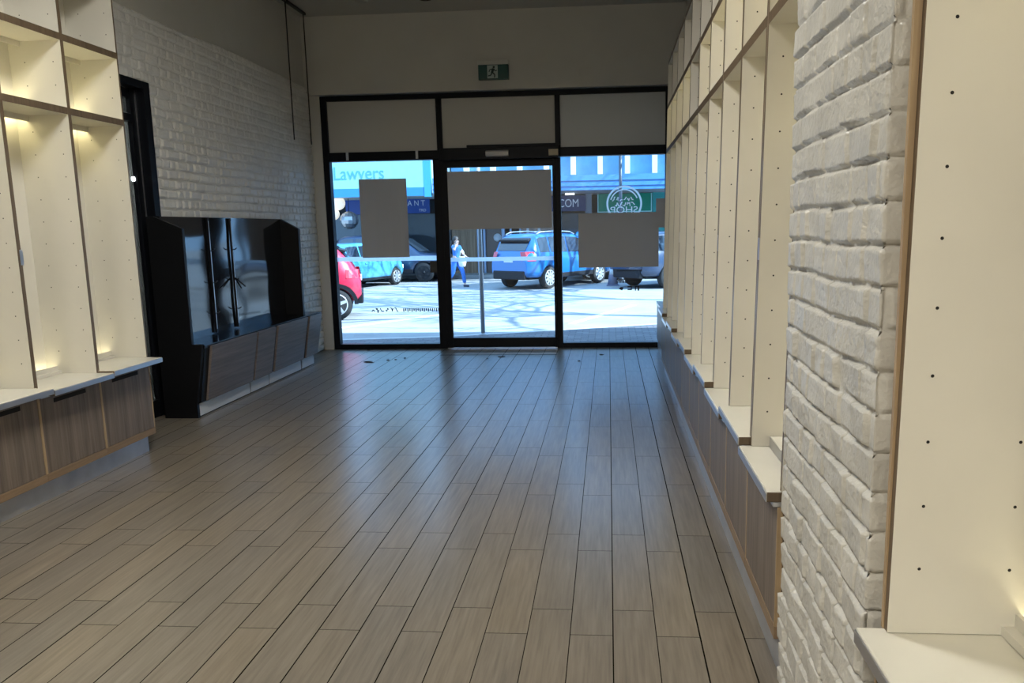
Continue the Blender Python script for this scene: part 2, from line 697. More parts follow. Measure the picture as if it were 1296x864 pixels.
# side door: black frame with a sliding glazed leaf
d = struct(thing('door_1', (XL, DY0, 0), 'black framed glazed doorway in the brick wall behind the left shelves', 'door'))
W_ = DY1 - DY0
m = MB()
m.box(-0.14, 0.035, W_ - 0.10, W_, 0, DZ)
m.box(-0.14, 0.035, 0, 0.07, 0, DZ)
m.box(-0.14, 0.035, 0.07, W_ - 0.10, DZ - 0.07, DZ)
m.build('door_frame', BLACK, d, 0.004)
m = MB()
m.box(-0.10, -0.055, W_ - 0.185, W_ - 0.105, 0.01, DZ - 0.075)
m.box(-0.12, -0.06, 0.08, 0.20, 0.01, DZ - 0.075)
m.box(-0.12, -0.06, 0.20, W_ - 0.185, DZ - 0.16, DZ - 0.075)
m.box(-0.12, -0.06, 0.20, W_ - 0.185, 0.01, 0.18)
m.box(-0.12, -0.05, 0.20, W_ - 0.185, 2.86, 2.93)
m.build('sliding_leaf', BLACK, d, 0.003)
m = MB()
m.box(-0.10, -0.09, 0.20, W_ - 0.185, 0.18, DZ - 0.16)
m.build('door_glass', DGLASS, d)
m = MB()
m.box(-0.052, -0.046, W_ - 0.116, W_ - 0.104, 0.01, DZ - 0.08)
m.build('brush_seal', METAL, d)
m = MB()
m.lathe([(0.0, 0.0), (0.024, 0.0), (0.024, 0.012), (0.016, 0.018)], (-0.088, W_ - 0.205, 2.33), 'x', 16)
m.build('lamp_disc', emit('passage_light', (0.9, 0.95, 1.0), 2.0), d)

# ------------------------------------------------------------------ brick pier
path = []
x_in, y0, y1, xo = 0.662, 1.882, 2.825, 1.09
for x in np.arange(xo, x_in, -0.012):
    path.append((x, y1, 0, 1))
for y in np.arange(y1, y0, -0.005):
    path.append((x_in, y, -1, 0))
for x in np.arange(x_in, xo, 0.006):
    path.append((x, y0, 0, -1))
path = np.array(path)
# blend normals round the corners
nrm = path[:, 2:].copy()
for _ in range(2):
    nrm[1:-1] = (nrm[:-2] + nrm[1:-1] + nrm[2:]) / 3
nrm /= np.linalg.norm(nrm, axis=1)[:, None]
s = np.concatenate([[0], np.cumsum(np.hypot(np.diff(path[:, 0]), np.diff(path[:, 1])))])
zz = np.arange(0, ZC, 0.0065)
U, V = np.meshgrid(s, zz, indexing='ij')
Hh = brick_height(U, V + 0.04, 0.1048, seed=5, depth=0.0135, rough=1.1, tilt_k=2.2, grain=0.6, ramp=0.006)
Hh -= 0.012
Pm = np.stack([path[:, None, 0] + nrm[:, None, 0] * Hh, path[:, None, 1] + nrm[:, None, 1] * Hh, V], -1)
pier = grid_mesh('wall_pier', Pm, [BRICK])
struct(pier)

# ------------------------------------------------------------------ storefront
# frame coordinates in the plane Y = YF
SX0, SX1 = -4.26, 0.93
MULL = [(-2.585, -2.43), (-0.785, -0.695)]
sf = thing('storefront_frame', (0, YF, 0), 'black aluminium storefront frame holding the three street windows and transoms', 'window frame')
MB().box(SX0, SX0 + 0.11, -0.03, 0.09, 0, 3.77).build('jamb', BLACK, sf, 0.004)
MB().box(SX1 - 0.10, SX1, -0.03, 0.09, 0, 3.77).build('jamb', BLACK, sf, 0.004)
MB().box(SX0 + 0.11, SX1 - 0.10, -0.035, 0.09, 3.70, 3.77).build('head_rail', BLACK, sf, 0.004)
MB().box(SX0 + 0.11, SX1 - 0.10, -0.05, 0.09, 2.83, 2.96).build('transom_bar', BLACK, sf, 0.004)
for (a, b) in MULL:
    MB().box(a, b, -0.035, 0.09, 0, 2.83).build('mullion', BLACK, sf, 0.004)
for a, b in ((-2.51, -2.43), (-0.765, -0.69)):
    MB().box(a, b, -0.035, 0.09, 2.96, 3.70).build('upper_mullion', BLACK, sf, 0.004)
MB().box(SX0 + 0.11, MULL[0][0], -0.03, 0.09, 0, 0.075).build('sill', BLACK, sf, 0.003)
MB().box(MULL[1][1], SX1 - 0.10, -0.03, 0.09, 0, 0.075).build('sill', BLACK, sf, 0.003)
for x in (-3.86, -2.81):
    MB().box(x - 0.018, x + 0.018, -0.062, -0.05, 2.845, 2.96).build('clip', METAL, sf)
panelm = mat('transom_panel', (0.54, 0.53, 0.50), 0.55)
for a, b, lab, mm in ((SX0 + 0.11, -2.51, 1, panelm), (-2.43, -0.765, 2, panelm), (-0.69, SX1 - 0.1, 3, mat('transom_panel_cool', (0.57, 0.59, 0.60), 0.5))):
    MB().box(a, b, 0.02, 0.05, 2.96, 3.70).build('transom_panel', mm, sf)
m = MB().box(SX0 + 0.11, MULL[0][0], 0.03, 0.04, 0.075, 2.83)
g1 = struct(m.build('window_1', GLASS, None, 0, (0, YF, 0)))
m = MB().box(MULL[1][1], SX1 - 0.10, 0.03, 0.04, 0.075, 2.83)
g2 = struct(m.build('window_2', GLASS, None, 0, (0, YF, 0)))

# sliding glass door
dr = struct(thing('door_2', (0, YF - 0.06, 0), 'automatic sliding glass door in black frame at the middle of the storefront', 'door'))
a, b = -2.45, -0.775
m = MB()
m.box(a, a + 0.085, -0.025, 0.022, 0.02, 2.80)
m.build('stile', BLACK, dr, 0.003)
m = MB()
m.box(b - 0.035, b, -0.025, 0.022, 0.02, 2.80)
m.build('stile', BLACK, dr, 0.003)
MB().box(a + 0.085, b - 0.035, -0.025, 0.022, 0.025, 0.17).build('bottom_rail', BLACK, dr, 0.003)
MB().box(a + 0.085, b - 0.035, -0.025, 0.022, 2.70, 2.80).build('top_rail', BLACK, dr, 0.003)
MB().box(a + 0.085, b - 0.035, -0.004, 0.004, 0.17, 2.70).build('glass_pane', GLASS, dr)
MB().box(a, b, -0.028, -0.020, 0.008, 0.02).build('threshold_strip', METAL, dr)
op = thing('door_operator', (0, YF - 0.06, 2.80), 'black housing of the sliding door drive above the glass door', 'door operator')
MB().box(-2.43, -0.70, -0.14, -0.002, 0.0, 0.17).build('housing', BLACK, op, 0.006)
MB().box(-2.04, -0.695, -0.145, -0.002, 0.17, 0.205).build('cover_lip', BLACK, op, 0.004)
m = MB().prism([(-0.141, 0.03), (-0.185, 0.045), (-0.19, 0.10), (-0.141, 0.125)], 'x', -1.76, -1.43)
m.build('motion_sensor', mat('sensor_grey', (0.55, 0.55, 0.54), 0.35), op, 0.006)
m = MB().box(-0.85, -0.71, -0.165, -0.141, 0.03, 0.12)
m.build('key_switch', mat('switch_cream', (0.45, 0.40, 0.28), 0.5), op, 0.004)
tr = thing('door_track', (0, 10.62, 0), 'dark recessed floor track in front of the sliding door', 'floor track')
MB().box(-2.45, -0.75, -0.008, 0.008, 0.0005, 0.003).build('rail', BLACK, tr)
MB().box(-2.40, -0.77, 0.13, 0.142, 0.0005, 0.003).build('rail', METAL, tr)

# posters on the glass, seen from behind
for nm, x0, x1, z0, z1, yq, lab in (
        ('poster', -3.735, -3.01, 1.40, 2.57, YF + 0.022, 'tall grey back of a poster taped on the left street window'),
        ('poster', -2.395, -0.83, 1.80, 2.645, YF - 0.072, 'wide grey back of a poster taped across the sliding door glass'),
        ('poster', -0.445, 0.74, 1.205, 2.005, YF + 0.022, 'wide bluish grey back of a poster low on the right street window')):
    m = MB()
    nseg = 12
    for i in range(nseg):
        ua, ub = i / nseg, (i + 1) / nseg
        ya = -0.004 * math.sin(ua * PI * 3) ** 2
        yb = -0.004 * math.sin(ub * PI * 3) ** 2
        xa, xb = x0 + (x1 - x0) * ua, x0 + (x1 - x0) * ub
        m.prism([(xa, ya - 0.0012), (xb, yb - 0.0012), (xb, yb), (xa, ya)], 'z', z0, z1)
    tag(m.build(nm, PAPER, None, 0, (0, yq, 0)), lab, 'poster')
tag(MB().box(0.70, 0.86, -0.0012, 0, 1.78, 2.20).build('notice', PAPER, None, 0, (0, YF + 0.02, 0)),
    'small grey paper notice on the right window against the shelving', 'notice')

# safety strips and decals on the glass
def frosted(name, col, clear):
    m = bpy.data.materials.new(name)
    m.use_nodes = True
    nt = m.node_tree
    nt.nodes.clear()
    out = nt.nodes.new('ShaderNodeOutputMaterial')
    t = nt.nodes.new('ShaderNodeBsdfTranslucent')
    t.inputs['Color'].default_value = (*col, 1)
    tr = nt.nodes.new('ShaderNodeBsdfTransparent')
    tr.inputs['Color'].default_value = (*col, 1)
    mx = nt.nodes.new('ShaderNodeMixShader')
    mx.inputs[0].default_value = clear
    nt.links.new(t.outputs[0], mx.inputs[1])
    nt.links.new(tr.outputs[0], mx.inputs[2])
    nt.links.new(mx.outputs[0], out.inputs['Surface'])
    return m


STRIP = frosted('frosted_strip', (0.85, 0.88, 0.90), 0.25)
tag(MB().box(SX0 + 0.115, MULL[0][0], 0, 0.001, 1.345, 1.415).build('safety_strip', STRIP, None, 0, (0, YF + 0.045, 0)),
    'pale blue safety strip across the left street window', 'safety strip')
tag(MB().box(a + 0.085, b - 0.035, 0, 0.001, 1.325, 1.385).build('safety_strip', STRIP, None, 0, (0, YF - 0.054, 0)),
    'pale blue safety strip across the sliding door glass', 'safety strip')
tag(MB().box(-2.70, -2.588, -0.02, 0.0, 1.16, 1.335).build('lock_box', mat('lock_grey', (0.035, 0.033, 0.03), 0.5), None, 0.004, (0, YF + 0.03, 0)),
    'dark square lock plate on the left window beside the door', 'lock')
DEC = mat('decal_dark', (0.03, 0.035, 0.05), 0.6)
DECW = frosted('decal_pale', (0.88, 0.90, 0.90), 0.2)
dc = thing('window_decal', (-3.7, YF + 0.027, 0.60), 'dark reversed lettering low on the left street window', 'decal')
def scribble(m, x0, x1, z0, h, seed, wd=0.014, amp=1.0):
    # illegible hand lettering: a row of short looping strokes
    r = random.Random(seed)
    x = x0
    while x < x1:
        n_ = r.choice((3, 4, 5))
        w_ = h * r.uniform(0.5, 0.9)
        pts = [(x + w_ * i / (n_ - 1) + r.uniform(-.1, .1) * w_, z0 + h * r.choice((0.05, 0.35, 0.65, 0.95)) * amp) for i in range(n_)]
        for p, q_ in zip(pts[:-1], pts[1:]):
            P, Q = Vector(p), Vector(q_)
            if (Q - P).length < 1e-4:
                continue
            nn = (Q - P).normalized()
            nn = Vector((-nn.y, nn.x)) * wd / 2
            m.prism([tuple(P + nn), tuple(Q + nn), tuple(Q - nn), tuple(P - nn)], 'y', -0.0008, 0)
        x += w_ + h * 0.25


m = MB()
scribble(m, 0.06, 0.42, -0.05, 0.08, 2, 0.013)
m.build('lettering', DEC, dc)
m = MB()
for i in range(24):
    m.box(0.55 + i * 0.032, 0.568 + i * 0.032, -0.0008, 0, -0.03 + 0.01 * (i % 2), 0.02)
m.build('small_print', DEC, dc)
dc = thing('window_decal', (0.235, YF + 0.024, 2.135), 'pale round shop emblem reversed on the right street window', 'decal')
m = MB()
for r0, r1, k0, k1 in ((0.235, 0.262, 0, 64), (0.195, 0.212, 4, 29)):
    for i in range(k0, k1):
        t0, t1 = 2 * PI * i / 64, 2 * PI * (i + 1) / 64
        m.prism([(r0 * math.cos(t0), r0 * math.sin(t0)), (r1 * math.cos(t0), r1 * math.sin(t0)),
                 (r1 * math.cos(t1), r1 * math.sin(t1)), (r0 * math.cos(t1), r0 * math.sin(t1))], 'y', -0.001, 0)
m.build('ring', DECW, dc)
m = MB()
scribble(m, -0.17, 0.14, 0.035, 0.065, 5, 0.012)
scribble(m, -0.13, 0.15, -0.04, 0.06, 9, 0.012)
m.build('lettering', DECW, dc)
text_mesh('lettering', 'SHOP', 0.135, DECW, dc, (0, 0, -0.135), (PI / 2, 0, 0), 0.0006, mirror=True, align='CENTER', sx=1.2)
dc = thing('window_decal', (0.28, YF + 0.024, 0.98), 'small dark opening hours and icons low on the right street window', 'decal')
r = random.Random(4)
for row, (zr, n_) in enumerate(((0.16, 16), (0.03, 12), (-0.01, 14))):
    x = -0.16
    m = MB()
    for i in range(n_):
        ww = 0.012 + 0.012 * r.random()
        m.box(x, x + ww, -0.0008, 0, zr, zr + 0.026)
        x += ww + 0.007
    m.build('small_print', DEC, dc)
m = MB()
m.prism([(-0.13, -0.10), (-0.08, -0.125), (-0.06, -0.08), (-0.10, -0.07)], 'y', -0.0008, 0)
m.build('icon', DEC, dc)
m = MB()
m.box(0.0, 0.05, -0.0008, 0, -0.12, -0.10)
m.box(0.05, 0.065, -0.0008, 0, -0.12, -0.06)
m.box(0.0, 0.05, -0.0008, 0, -0.075, -0.06)
m.build('icon', DEC, dc)
m = MB()
m.box(0.11, 0.175, -0.0008, 0, -0.075, -0.06)
m.box(0.11, 0.125, -0.0008, 0, -0.13, -0.075)
m.box(0.15, 0.175, -0.0008, 0, -0.13, -0.075)
m.build('icon', DEC, dc)

# ------------------------------------------------------------------ exit sign, plate, rods, downlights
ex = thing('exit_sign', (-1.62, YF - 0.12, 3.91), 'green running man exit sign with pale housing above the sliding door', 'exit sign')
MB().box(-0.225, 0.225, -0.075, 0, 0.20, 0.262).build('housing', mat('sign_housing', (0.55, 0.55, 0.52), 0.5), ex, 0.006)
m = MB()
n_ = 8
for i in range(n_):
    t0, t1 = i / n_, (i + 1) / n_
    z_a, z_b = 0.20 * (1 - t0), 0.20 * (1 - t1)
    ya = -0.072 + 0.02 * math.sin(t0 * PI / 2) * 0 - 0.004 * math.sin(t0 * PI)
    yb = -0.072 - 0.004 * math.sin(t1 * PI)
    m.quad([(-0.215, ya, z_a), (0.215, ya, z_a), (0.215, yb, z_b), (-0.215, yb, z_b)])
m.box(-0.215, 0.215, -0.07, 0, 0.0, 0.199)
m.build('sign_face', mat('sign_green', (0.005, 0.060, 0.055), 0.4), ex)
SW = mat('sign_white', (0.38, 0.46, 0.45), 0.5)
MB().box(-0.085, 0.065, -0.079, -0.077, 0.012, 0.19).build('pictogram_field', SW, ex)
SGN = mat('sign_dark_green', (0.004, 0.03, 0.03), 0.5)
m = MB()
m.lathe([(0.0, 0), (0.016, 0), (0.016, 0.002), (0.0, 0.002)], (0.010, -0.0815, 0.163), 'y', 14)


def bar2(m, p, q_, wd, y0=-0.0815, y1=-0.0795):
    p, q_ = Vector(p), Vector(q_)
    dd = (q_ - p).normalized()
    nn = Vector((-dd.y, dd.x)) * wd / 2
    m.prism([tuple(p + nn), tuple(q_ + nn), tuple(q_ - nn), tuple(p - nn)], 'y', y0, y1)


for p, q_, wd in (((0.004, 0.145), (-0.018, 0.085), 0.034), ((-0.002, 0.138), (-0.048, 0.13), 0.013), ((-0.048, 0.13), (-0.060, 0.10), 0.012),
                  ((0.008, 0.14), (0.03, 0.112), 0.013), ((0.03, 0.112), (0.055, 0.12), 0.012), ((-0.012, 0.09), (0.022, 0.062), 0.018),
                  ((0.022, 0.062), (0.018, 0.02), 0.016), ((-0.02, 0.088), (-0.036, 0.052), 0.018), ((-0.036, 0.052), (-0.075, 0.046), 0.015)):
    bar2(m, p, q_, wd)
m.build('running_figure', SGN, ex)
pl = thing('blank_plate', (-0.325, YF - 0.12, 3.99), 'blank painted wall plate to the right of the exit sign', 'wall plate')
MB().box(-0.075, 0.075, -0.012, 0, -0.06, 0.06).build('cover', PAINT, pl, 0.004)
rd = thing('hanging_rods', (-4.27, 10.55, ZC), 'pair of thin dark rods hanging from a ceiling track by the left wall', 'rods')
DRK = mat('dark_steel', (0.05, 0.048, 0.045), 0.45, metal=0.5)
MB().box(-0.02, 0.02, -2.6, 0.38, -0.035, 0.0).build('ceiling_track', DRK, rd, 0.003)
MB().tube([(0, -0.27, -0.03), (0.0, -0.27, -1.82)], 0.009, 8).build('rod', DRK, rd)
MB().tube([(0, 0.33, -0.03), (0.0, 0.33, -1.82)], 0.009, 8).build('rod', DRK, rd)
for x, y, lab in ((-3.3, 10.5, 'round recessed ceiling downlight left of the exit sign'), (-2.43, 10.5, 'small dark ceiling fitting nearer the exit sign')):
    t = thing('downlight', (x, y, ZC), lab, 'downlight')
    MB().lathe([(0.05, 0.0), (0.05, -0.012), (0.085, -0.012), (0.09, 0.0)], (0, 0, 0), 'z', 24).build('trim_ring', CEIL if x < -3 else DRK, t)
    MB().lathe([(0.0, -0.002), (0.05, -0.002), (0.05, -0.004), (0, -0.004)], (0, 0, 0), 'z', 20).build('lens', mat('lens', (0.3, 0.3, 0.28), 0.3), t)

# ------------------------------------------------------------------ shelving bays
# local frame of a bay: x = depth into the wall (front edge at 0), y along the wall, z up from the floor
ZT, Z2, Z1 = 3.69, 3.185, 2.68
TH = 0.016
ORD = ['nearest', 'second', 'third', 'fourth', 'fifth', 'sixth', 'seventh', 'eighth', 'ninth', 'tenth', 'eleventh', 'twelfth', 'thirteenth']


def disc(m, x, y, z, sgn, r_=0.0042, mi=2):
    pts = []
    for k in range(8):
        t = 2 * PI * k / 8
        pts.append((x + r_ * math.cos(t), y + sgn * 0.0006, z + r_ * math.sin(t)))
    m.quad(pts, mi)


def make_bay(root, W, D=0.375, zc=0.79, lean=0.0, TH=0.016):
    e = {'x0': 1}
    for side in (0, 1):
        m = MB()
        ya, yb = (0, TH) if side == 0 else (W - TH, W)
        m.box(0, D, ya, yb, zc, ZT, 0, e)
        face, sgn = (TH, 1) if side == 0 else (W - TH, -1)
        k = zc + 0.167
        while k < ZT - 0.05:
            if abs(k - Z1) > 0.03 and abs(k - Z2) > 0.03:
                disc(m, 0.066, face, k, sgn)
                disc(m, 0.276, face, k, sgn)
            k += 0.1585
        m.build('side_panel', [WHITE, EDGE, HOLE], root)
    MB().box(D - 0.012, D, TH, W - TH, zc, ZT).build('back_panel', WHITE, root)
    for z, t in ((ZT, 0.04), (Z2, 0.048), (Z1, 0.048)):
        MB().box(0, D - 0.012, TH, W - TH, z - t / 2, z + t / 2, 0, e).build('shelf', [WHITE, EDGE], root)
    # light baffle under the lower shelf, strip behind it shining down the back panel
    MB().box(0.295, 0.310, TH, W - TH, Z1 - 0.064, Z1 - 0.024).build('light_baffle', WHITE, root)
    leds = [MB().box(0.330, 0.345, TH + 0.01, W - TH - 0.01, Z1 - 0.034, Z1 - 0.026).build('led_strip', LED, root)]
    # upper cell lit from a strip behind a low ledge
    MB().box(0.300, 0.312, TH, W - TH, Z2 - 0.060, Z2 - 0.024).build('light_baffle', WHITE, root)
    leds.append(MB().box(0.330, 0.345, TH + 0.01, W - TH - 0.01, Z1 + 0.026, Z1 + 0.034).build('led_strip', LED, root))
    MB().box(0.305, 0.315, TH, W - TH, Z1 + 0.024, Z1 + 0.05).build('ledge', WHITE, root)
    # stepped light ledge at the back of the counter
    m = MB()
    m.box(0.270, 0.300, TH, W - TH, zc, zc + 0.022)
    m.box(0.300, 0.312, TH, W - TH, zc, zc + 0.055)
    m.build('light_ledge', WHITE, root)
    leds.append(MB().box(0.330, 0.345, TH + 0.01, W - TH - 0.01, zc + 0.004, zc + 0.012).build('led_strip', LED_LOW, root))
    if lean:
        for ch in COL.objects:
            if ch.parent == root:
                ch.data.transform(Matrix(((1, 0, lean, -lean * zc), (0, 1, 0, 0), (0, 0, 1, 0), (0, 0, 0, 1))))
    return leds


def make_cabinet(root, W, oh, kick, door, zc, front=True):
    """oh = how far the counter runs out in front, kick = recess, door = door plane (all along -x)"""
    D = 0.375
    m = MB()
    m.box(door + 0.022, D, 0, 0.014, 0.153, zc - 0.05, 0, {'x0': 1})
    m.box(door + 0.022, D, W - 0.014, W, 0.153, zc - 0.05, 0, {'x0': 1})
    m.box(door + 0.022, D, 0.014, W - 0.014, 0.153, 0.17)
    m.build('carcass', [DOOR, EDGE_L], root)
    # frame strips round the door
    m = MB()
    m.box(door - 0.002, door + 0.022, 0, W, 0.152, 0.205)
    m.build('bottom_rail', RAIL, root, 0.002)
    for ya in (0.0, W - 0.010):
        MB().box(door - 0.001, door + 0.022, ya, ya + 0.010, 0.205, zc - 0.062).build('edge_strip', EDGE_L, root)
    dm = MB().box(door, door + 0.02, 0.013, W - 0.013, 0.208, zc - 0.066)
    dob = dm.build('door', DOOR, root, 0.0015)
    if front:
        MB().box(door - 0.0015, door + 0.004, 0.26 * W, 0.78 * W, zc - 0.115, zc - 0.084).build('handle_slot', HOLE, dob)
    MB().box(door - 0.018, door + 0.02, 0.004, W - 0.004, zc - 0.062, zc - 0.042).build('pull_rail', METAL, root, 0.003)
    m = MB()
    m.box(-oh, D - 0.02, 0.004, W - 0.004, zc - 0.042, zc, 0, {'y0': 1, 'y1': 1})
    m.build('countertop', [COUNTER, EDGE], root, 0.004)
    MB().box(-oh - 0.004, -oh + 0.0, 0.004, W - 0.004, zc - 0.040, zc - 0.005).build('counter_nosing', METAL, root, 0.0015)
    return root


# --- left wall: three bays, uprights at Y 4.04 4.66 5.275 5.89 (mirrored: rotated half a turn)
PL_, XLU = 0.6165, -3.82
left_edges = [5.889, 5.889 - PL_, 5.889 - 2 * PL_]
zc_left = [0.80, 0.788, 0.803]
labsL = ['farthest left-wall shelving bay, lit white laminate beside the black doorway',
         'middle left-wall shelving bay, lit white laminate with brown edges',
         'nearest left-wall shelving bay, white laminate cut off by the left picture edge']
labsC = ['grey oak base cabinet under the farthest left-wall shelving bay beside the doorway',
         'grey oak base cabinet under the middle left-wall shelving bay',
         'grey oak base cabinet under the nearest left-wall shelving bay at the picture edge']
for i, ye in enumerate(left_edges):
    b_ = thing('shelving_bay', (XLU, ye, 0), labsL[i], 'shelving', 'wall shelving bays', PI)
    make_bay(b_, PL_, 0.40, zc_left[i] + 0.001)
    if i == 1:
        MB().box(-0.003, 0.0, PL_ - 0.026, PL_ - 0.001, 1.62, 1.72).build('edge_plate', METAL, b_)
    c_ = thing('base_cabinet', (XLU, ye, 0), labsC[i], 'cabinet', 'base cabinets', PI)
    make_cabinet(c_, PL_, 0.125, 0.06, -0.005, zc_left[i])
    if i == 0:
        MB().box(0.017, 0.375, -0.006, 0.0, 0.152, 0.74).build('end_panel', DOOR, c_)
pk = MB().box(-4.2, -3.88, 4.05, 5.875, 0, 0.151)
tag(pk.build('plinth', KICK), 'brushed metal plinth under the left-wall base cabinets', 'plinth')

# --- right wall: ten bays beyond the brick pier, one in front of it
PR, XRU = 0.645, 0.665
Y0R = 2.855
LEAN = 0.0185
proto = {}
for i in range(10):
    y = Y0R + i * PR
    lab = ('white laminate shelving bay on the right wall touching the far side of the brick pier' if i == 0 else
           '%s white laminate shelving bay on the right wall counting from the brick pier' % ORD[i] if i < 9 else
           'last right-wall shelving bay, the one closest to the street window')
    lit2 = (i != 5)
    key = i % 2
    if key not in proto:
        b_ = thing('shelving_bay', (XRU, y, 0), lab, 'shelving', 'wall shelving bays')
        make_bay(b_, PR - 0.001, 0.375, 0.807 if key else 0.768, LEAN, 0.024)
        proto[key] = b_
    else:
        b_ = copy_tree(proto[key])
        b_.location = (XRU, y, 0)
        b_['label'] = lab
    if not lit2:
        b_['label'] = 'right-wall shelving bay with its upper cell unlit, sixth from the brick pier'
        for ch in COL.objects:
            if ch.parent == b_ and ch.name.startswith('led_strip') and ch.data.vertices[0].co.z > 2.68:
                ch.material_slots[0].link = 'OBJECT'
                ch.material_slots[0].material = LED_OFF
for i in (0, 2, 4, 6):
    pb = [o for o in COL.objects if o.name.startswith('shelving_bay') and abs(o.location.y - (Y0R + i * PR)) < 0.01 and o.location.x > 0][0]
    MB().box(0.0135, 0.0165, PR - 0.026, PR - 0.002, 1.64, 1.74).build('edge_plate', METAL, pb)
cp = {}
for i in range(10):
    y = Y0R + i * PR
    high = i % 2 == 1 or i in (4, 6, 8)
    lab = ('grey oak base cabinet on the right wall ending against the brick pier' if i == 0 else
           '%s grey oak base cabinet on the right wall counting from the brick pier' % ORD[i])
    key = 'h' if i % 2 == 1 else 'l'
    if key not in cp:
        c_ = thing('base_cabinet', (XRU, y, 0), lab, 'cabinet', 'base cabinets')
        make_cabinet(c_, PR - 0.001, 0.055, 0.01, -0.012, 0.805 if key == 'h' else 0.766, front=False)
        cp[key] = c_
    else:
        c_ = copy_tree(cp[key])
        c_.location = (XRU, y, 0)
        c_['label'] = lab
# raised pale tray lying at the back of the first counter
t = thing('counter_tray', (XRU + 0.085, Y0R + 0.03, 0.768), 'raised white tray with metal edge on the first right-wall counter past the pier', 'tray')
MB().box(0, 0.175, 0, PR - 0.062, 0.0, 0.05).build('slab', COUNTER, t, 0.003)
MB().box(-0.004, 0, 0, PR - 0.062, 0.0, 0.05).build('metal_edge', METAL, t, 0.0015)
tag(MB().box(0.675, 1.05, 2.84, 7.34, 0, 0.151).build('plinth', KICK), 'brushed metal plinth under the right-wall cabinets nearest the pier', 'plinth')
tag(MB().box(0.690, 1.05, 7.342, 9.315, 0, 0.151).build('plinth', KICK), 'brushed metal plinth under the right-wall cabinets toward the street window', 'plinth')
ct = thing('low_cabinet', (0.712, 9.33, 0), 'low grey cabinet run between the right shelving and the street window', 'cabinet')
MB().box(0.012, 0.36, 0, 1.85, 0.0, 0.14).build('kick_panel', KICK, ct)
m = MB()
for k in range(3):
    m = MB().box(0.0, 0.35, 0.004 + k * 0.616, 0.612 + k * 0.616, 0.14, 0.66)
    m.build('door', DOOR, ct, 0.003)
MB().box(-0.01, 0.36, 0, 1.85, 0.66, 0.70).build('countertop', COUNTER, ct, 0.003)

# near bay in front of the pier
b_ = thing('shelving_bay', (0.677, 1.156, 0), 'large white shelving bay nearest the camera, in front of the brick pier', 'shelving', 'wall shelving bays')
make_bay(b_, 0.636, 0.36, 0.802, 0.01, 0.022)
MB().box(-0.002, 0.36, 0.6365, 0.650, 0.80, ZT, 0, {'x0': 1}).build('end_panel', [EDGE_L, EDGE_L], b_)
c_ = thing('base_cabinet', (0.677, 1.156, 0), 'base cabinet with white counter nearest the camera, in front of the pier', 'cabinet', 'base cabinets')
make_cabinet(c_, 0.645, 0.066, 0.01, -0.012, 0.80, front=False)

# ------------------------------------------------------------------ black display unit
du = thing('display_unit', (-4.40, 6.96, 0), 'black display unit with glossy mirror back and sloped timber front against the brick wall', 'display unit')
X = lambda x: x + 4.40
Yl = lambda y: y - 6.96
# carcass under the seat (sloped front profile, in x/z), extruded along y
prof = [(X(-4.395), 0.0), (X(-4.075), 0.0), (X(-4.075), 0.145), (X(-4.035), 0.15), (X(-3.95), 0.69), (X(-4.395), 0.69)]
MB().prism(prof, 'y', Yl(7.0), Yl(9.98)).build('carcass', BLACKU, du)
MB().prism([(X(-4.395), 0.69), (X(-3.945), 0.69), (X(-3.938), 0.725), (X(-4.395), 0.725)], 'y', Yl(6.985), Yl(9.99)).build('seat', BLACKG, du, 0.003)
side = [(X(-4.395), 0.0), (X(-4.055), 0.0), (X(-4.055), 0.14), (X(-3.955), 0.70), (X(-3.955), 0.735), (X(-4.055), 0.735), (X(-4.05), 1.855), (X(-4.33), 1.975), (X(-4.395), 1.975)]
MB().prism(side, 'y', Yl(6.96), Yl(7.0)).build('side_panel', BLACKU, du, 0.002)
side2 = [(X(-4.395), 0.725), (X(-4.05), 0.725), (X(-4.045), 1.845), (X(-4.28), 1.975), (X(-4.395), 1.975)]
MB().prism(side2, 'y', Yl(9.66), Yl(9.72)).build('side_panel', BLACKU, du, 0.002)
# wavy gloss back
nyy, nzz = 60, 40
ys = np.linspace(Yl(7.0), Yl(9.66), nyy)
zs = np.linspace(0.725, 1.975, nzz)
U, V = np.meshgrid(ys, zs, indexing='ij')
dx = 0.0016 * np.sin(V * 11 + 1.5 * np.sin(U * 2.5)) + 0.0012 * np.sin(V * 5 + U * 3)
o = grid_mesh('mirror_back', np.stack([X(-4.28) + dx, U, V], -1), [mat('black_mirror', (0.012, 0.013, 0.016), 0.07, spec=0.75)])
o.parent = du
MB().box(X(-4.395), X(-4.29), Yl(7.0), Yl(9.66), 0.725, 1.975).build('back_board', BLACKU, du)
for y in (7.82, 8.30):
    st = MB().box(X(-4.272), X(-4.25), Yl(y) - 0.013, Yl(y) + 0.013, 0.74, 1.97).build('shelf_standard', BLACKU, du, 0.002)
    MB().box(X(-4.2505), X(-4.2485), Yl(y) - 0.004, Yl(y) + 0.004, 0.78, 1.94).build('slot_line', METAL, st)
    for k, z in enumerate((0.95, 1.28, 1.62)):
        MB().tube([(X(-4.25), Yl(y), z), (X(-4.225), Yl(y), z + 0.002), (X(-4.205), Yl(y), z + 0.02)], 0.006, 8).build('hook', BLACKU, st)
    if y > 8:
        MB().tube([(X(-4.25), Yl(y), 1.30), (X(-4.15), Yl(y) + 0.03, 1.20)], 0.008, 8).build('bracket_arm', BLACK, st)
        MB().tube([(X(-4.25), Yl(y), 1.30), (X(-4.15), Yl(y) - 0.07, 1.19)], 0.008, 8).build('bracket_arm', BLACK, st)
FP = wood('smoked_oak', (0.13, 0.105, 0.095), (0.22, 0.18, 0.16), 'y', 0.38)
KW = mat('white_kick', (0.66, 0.68, 0.70), 0.35)
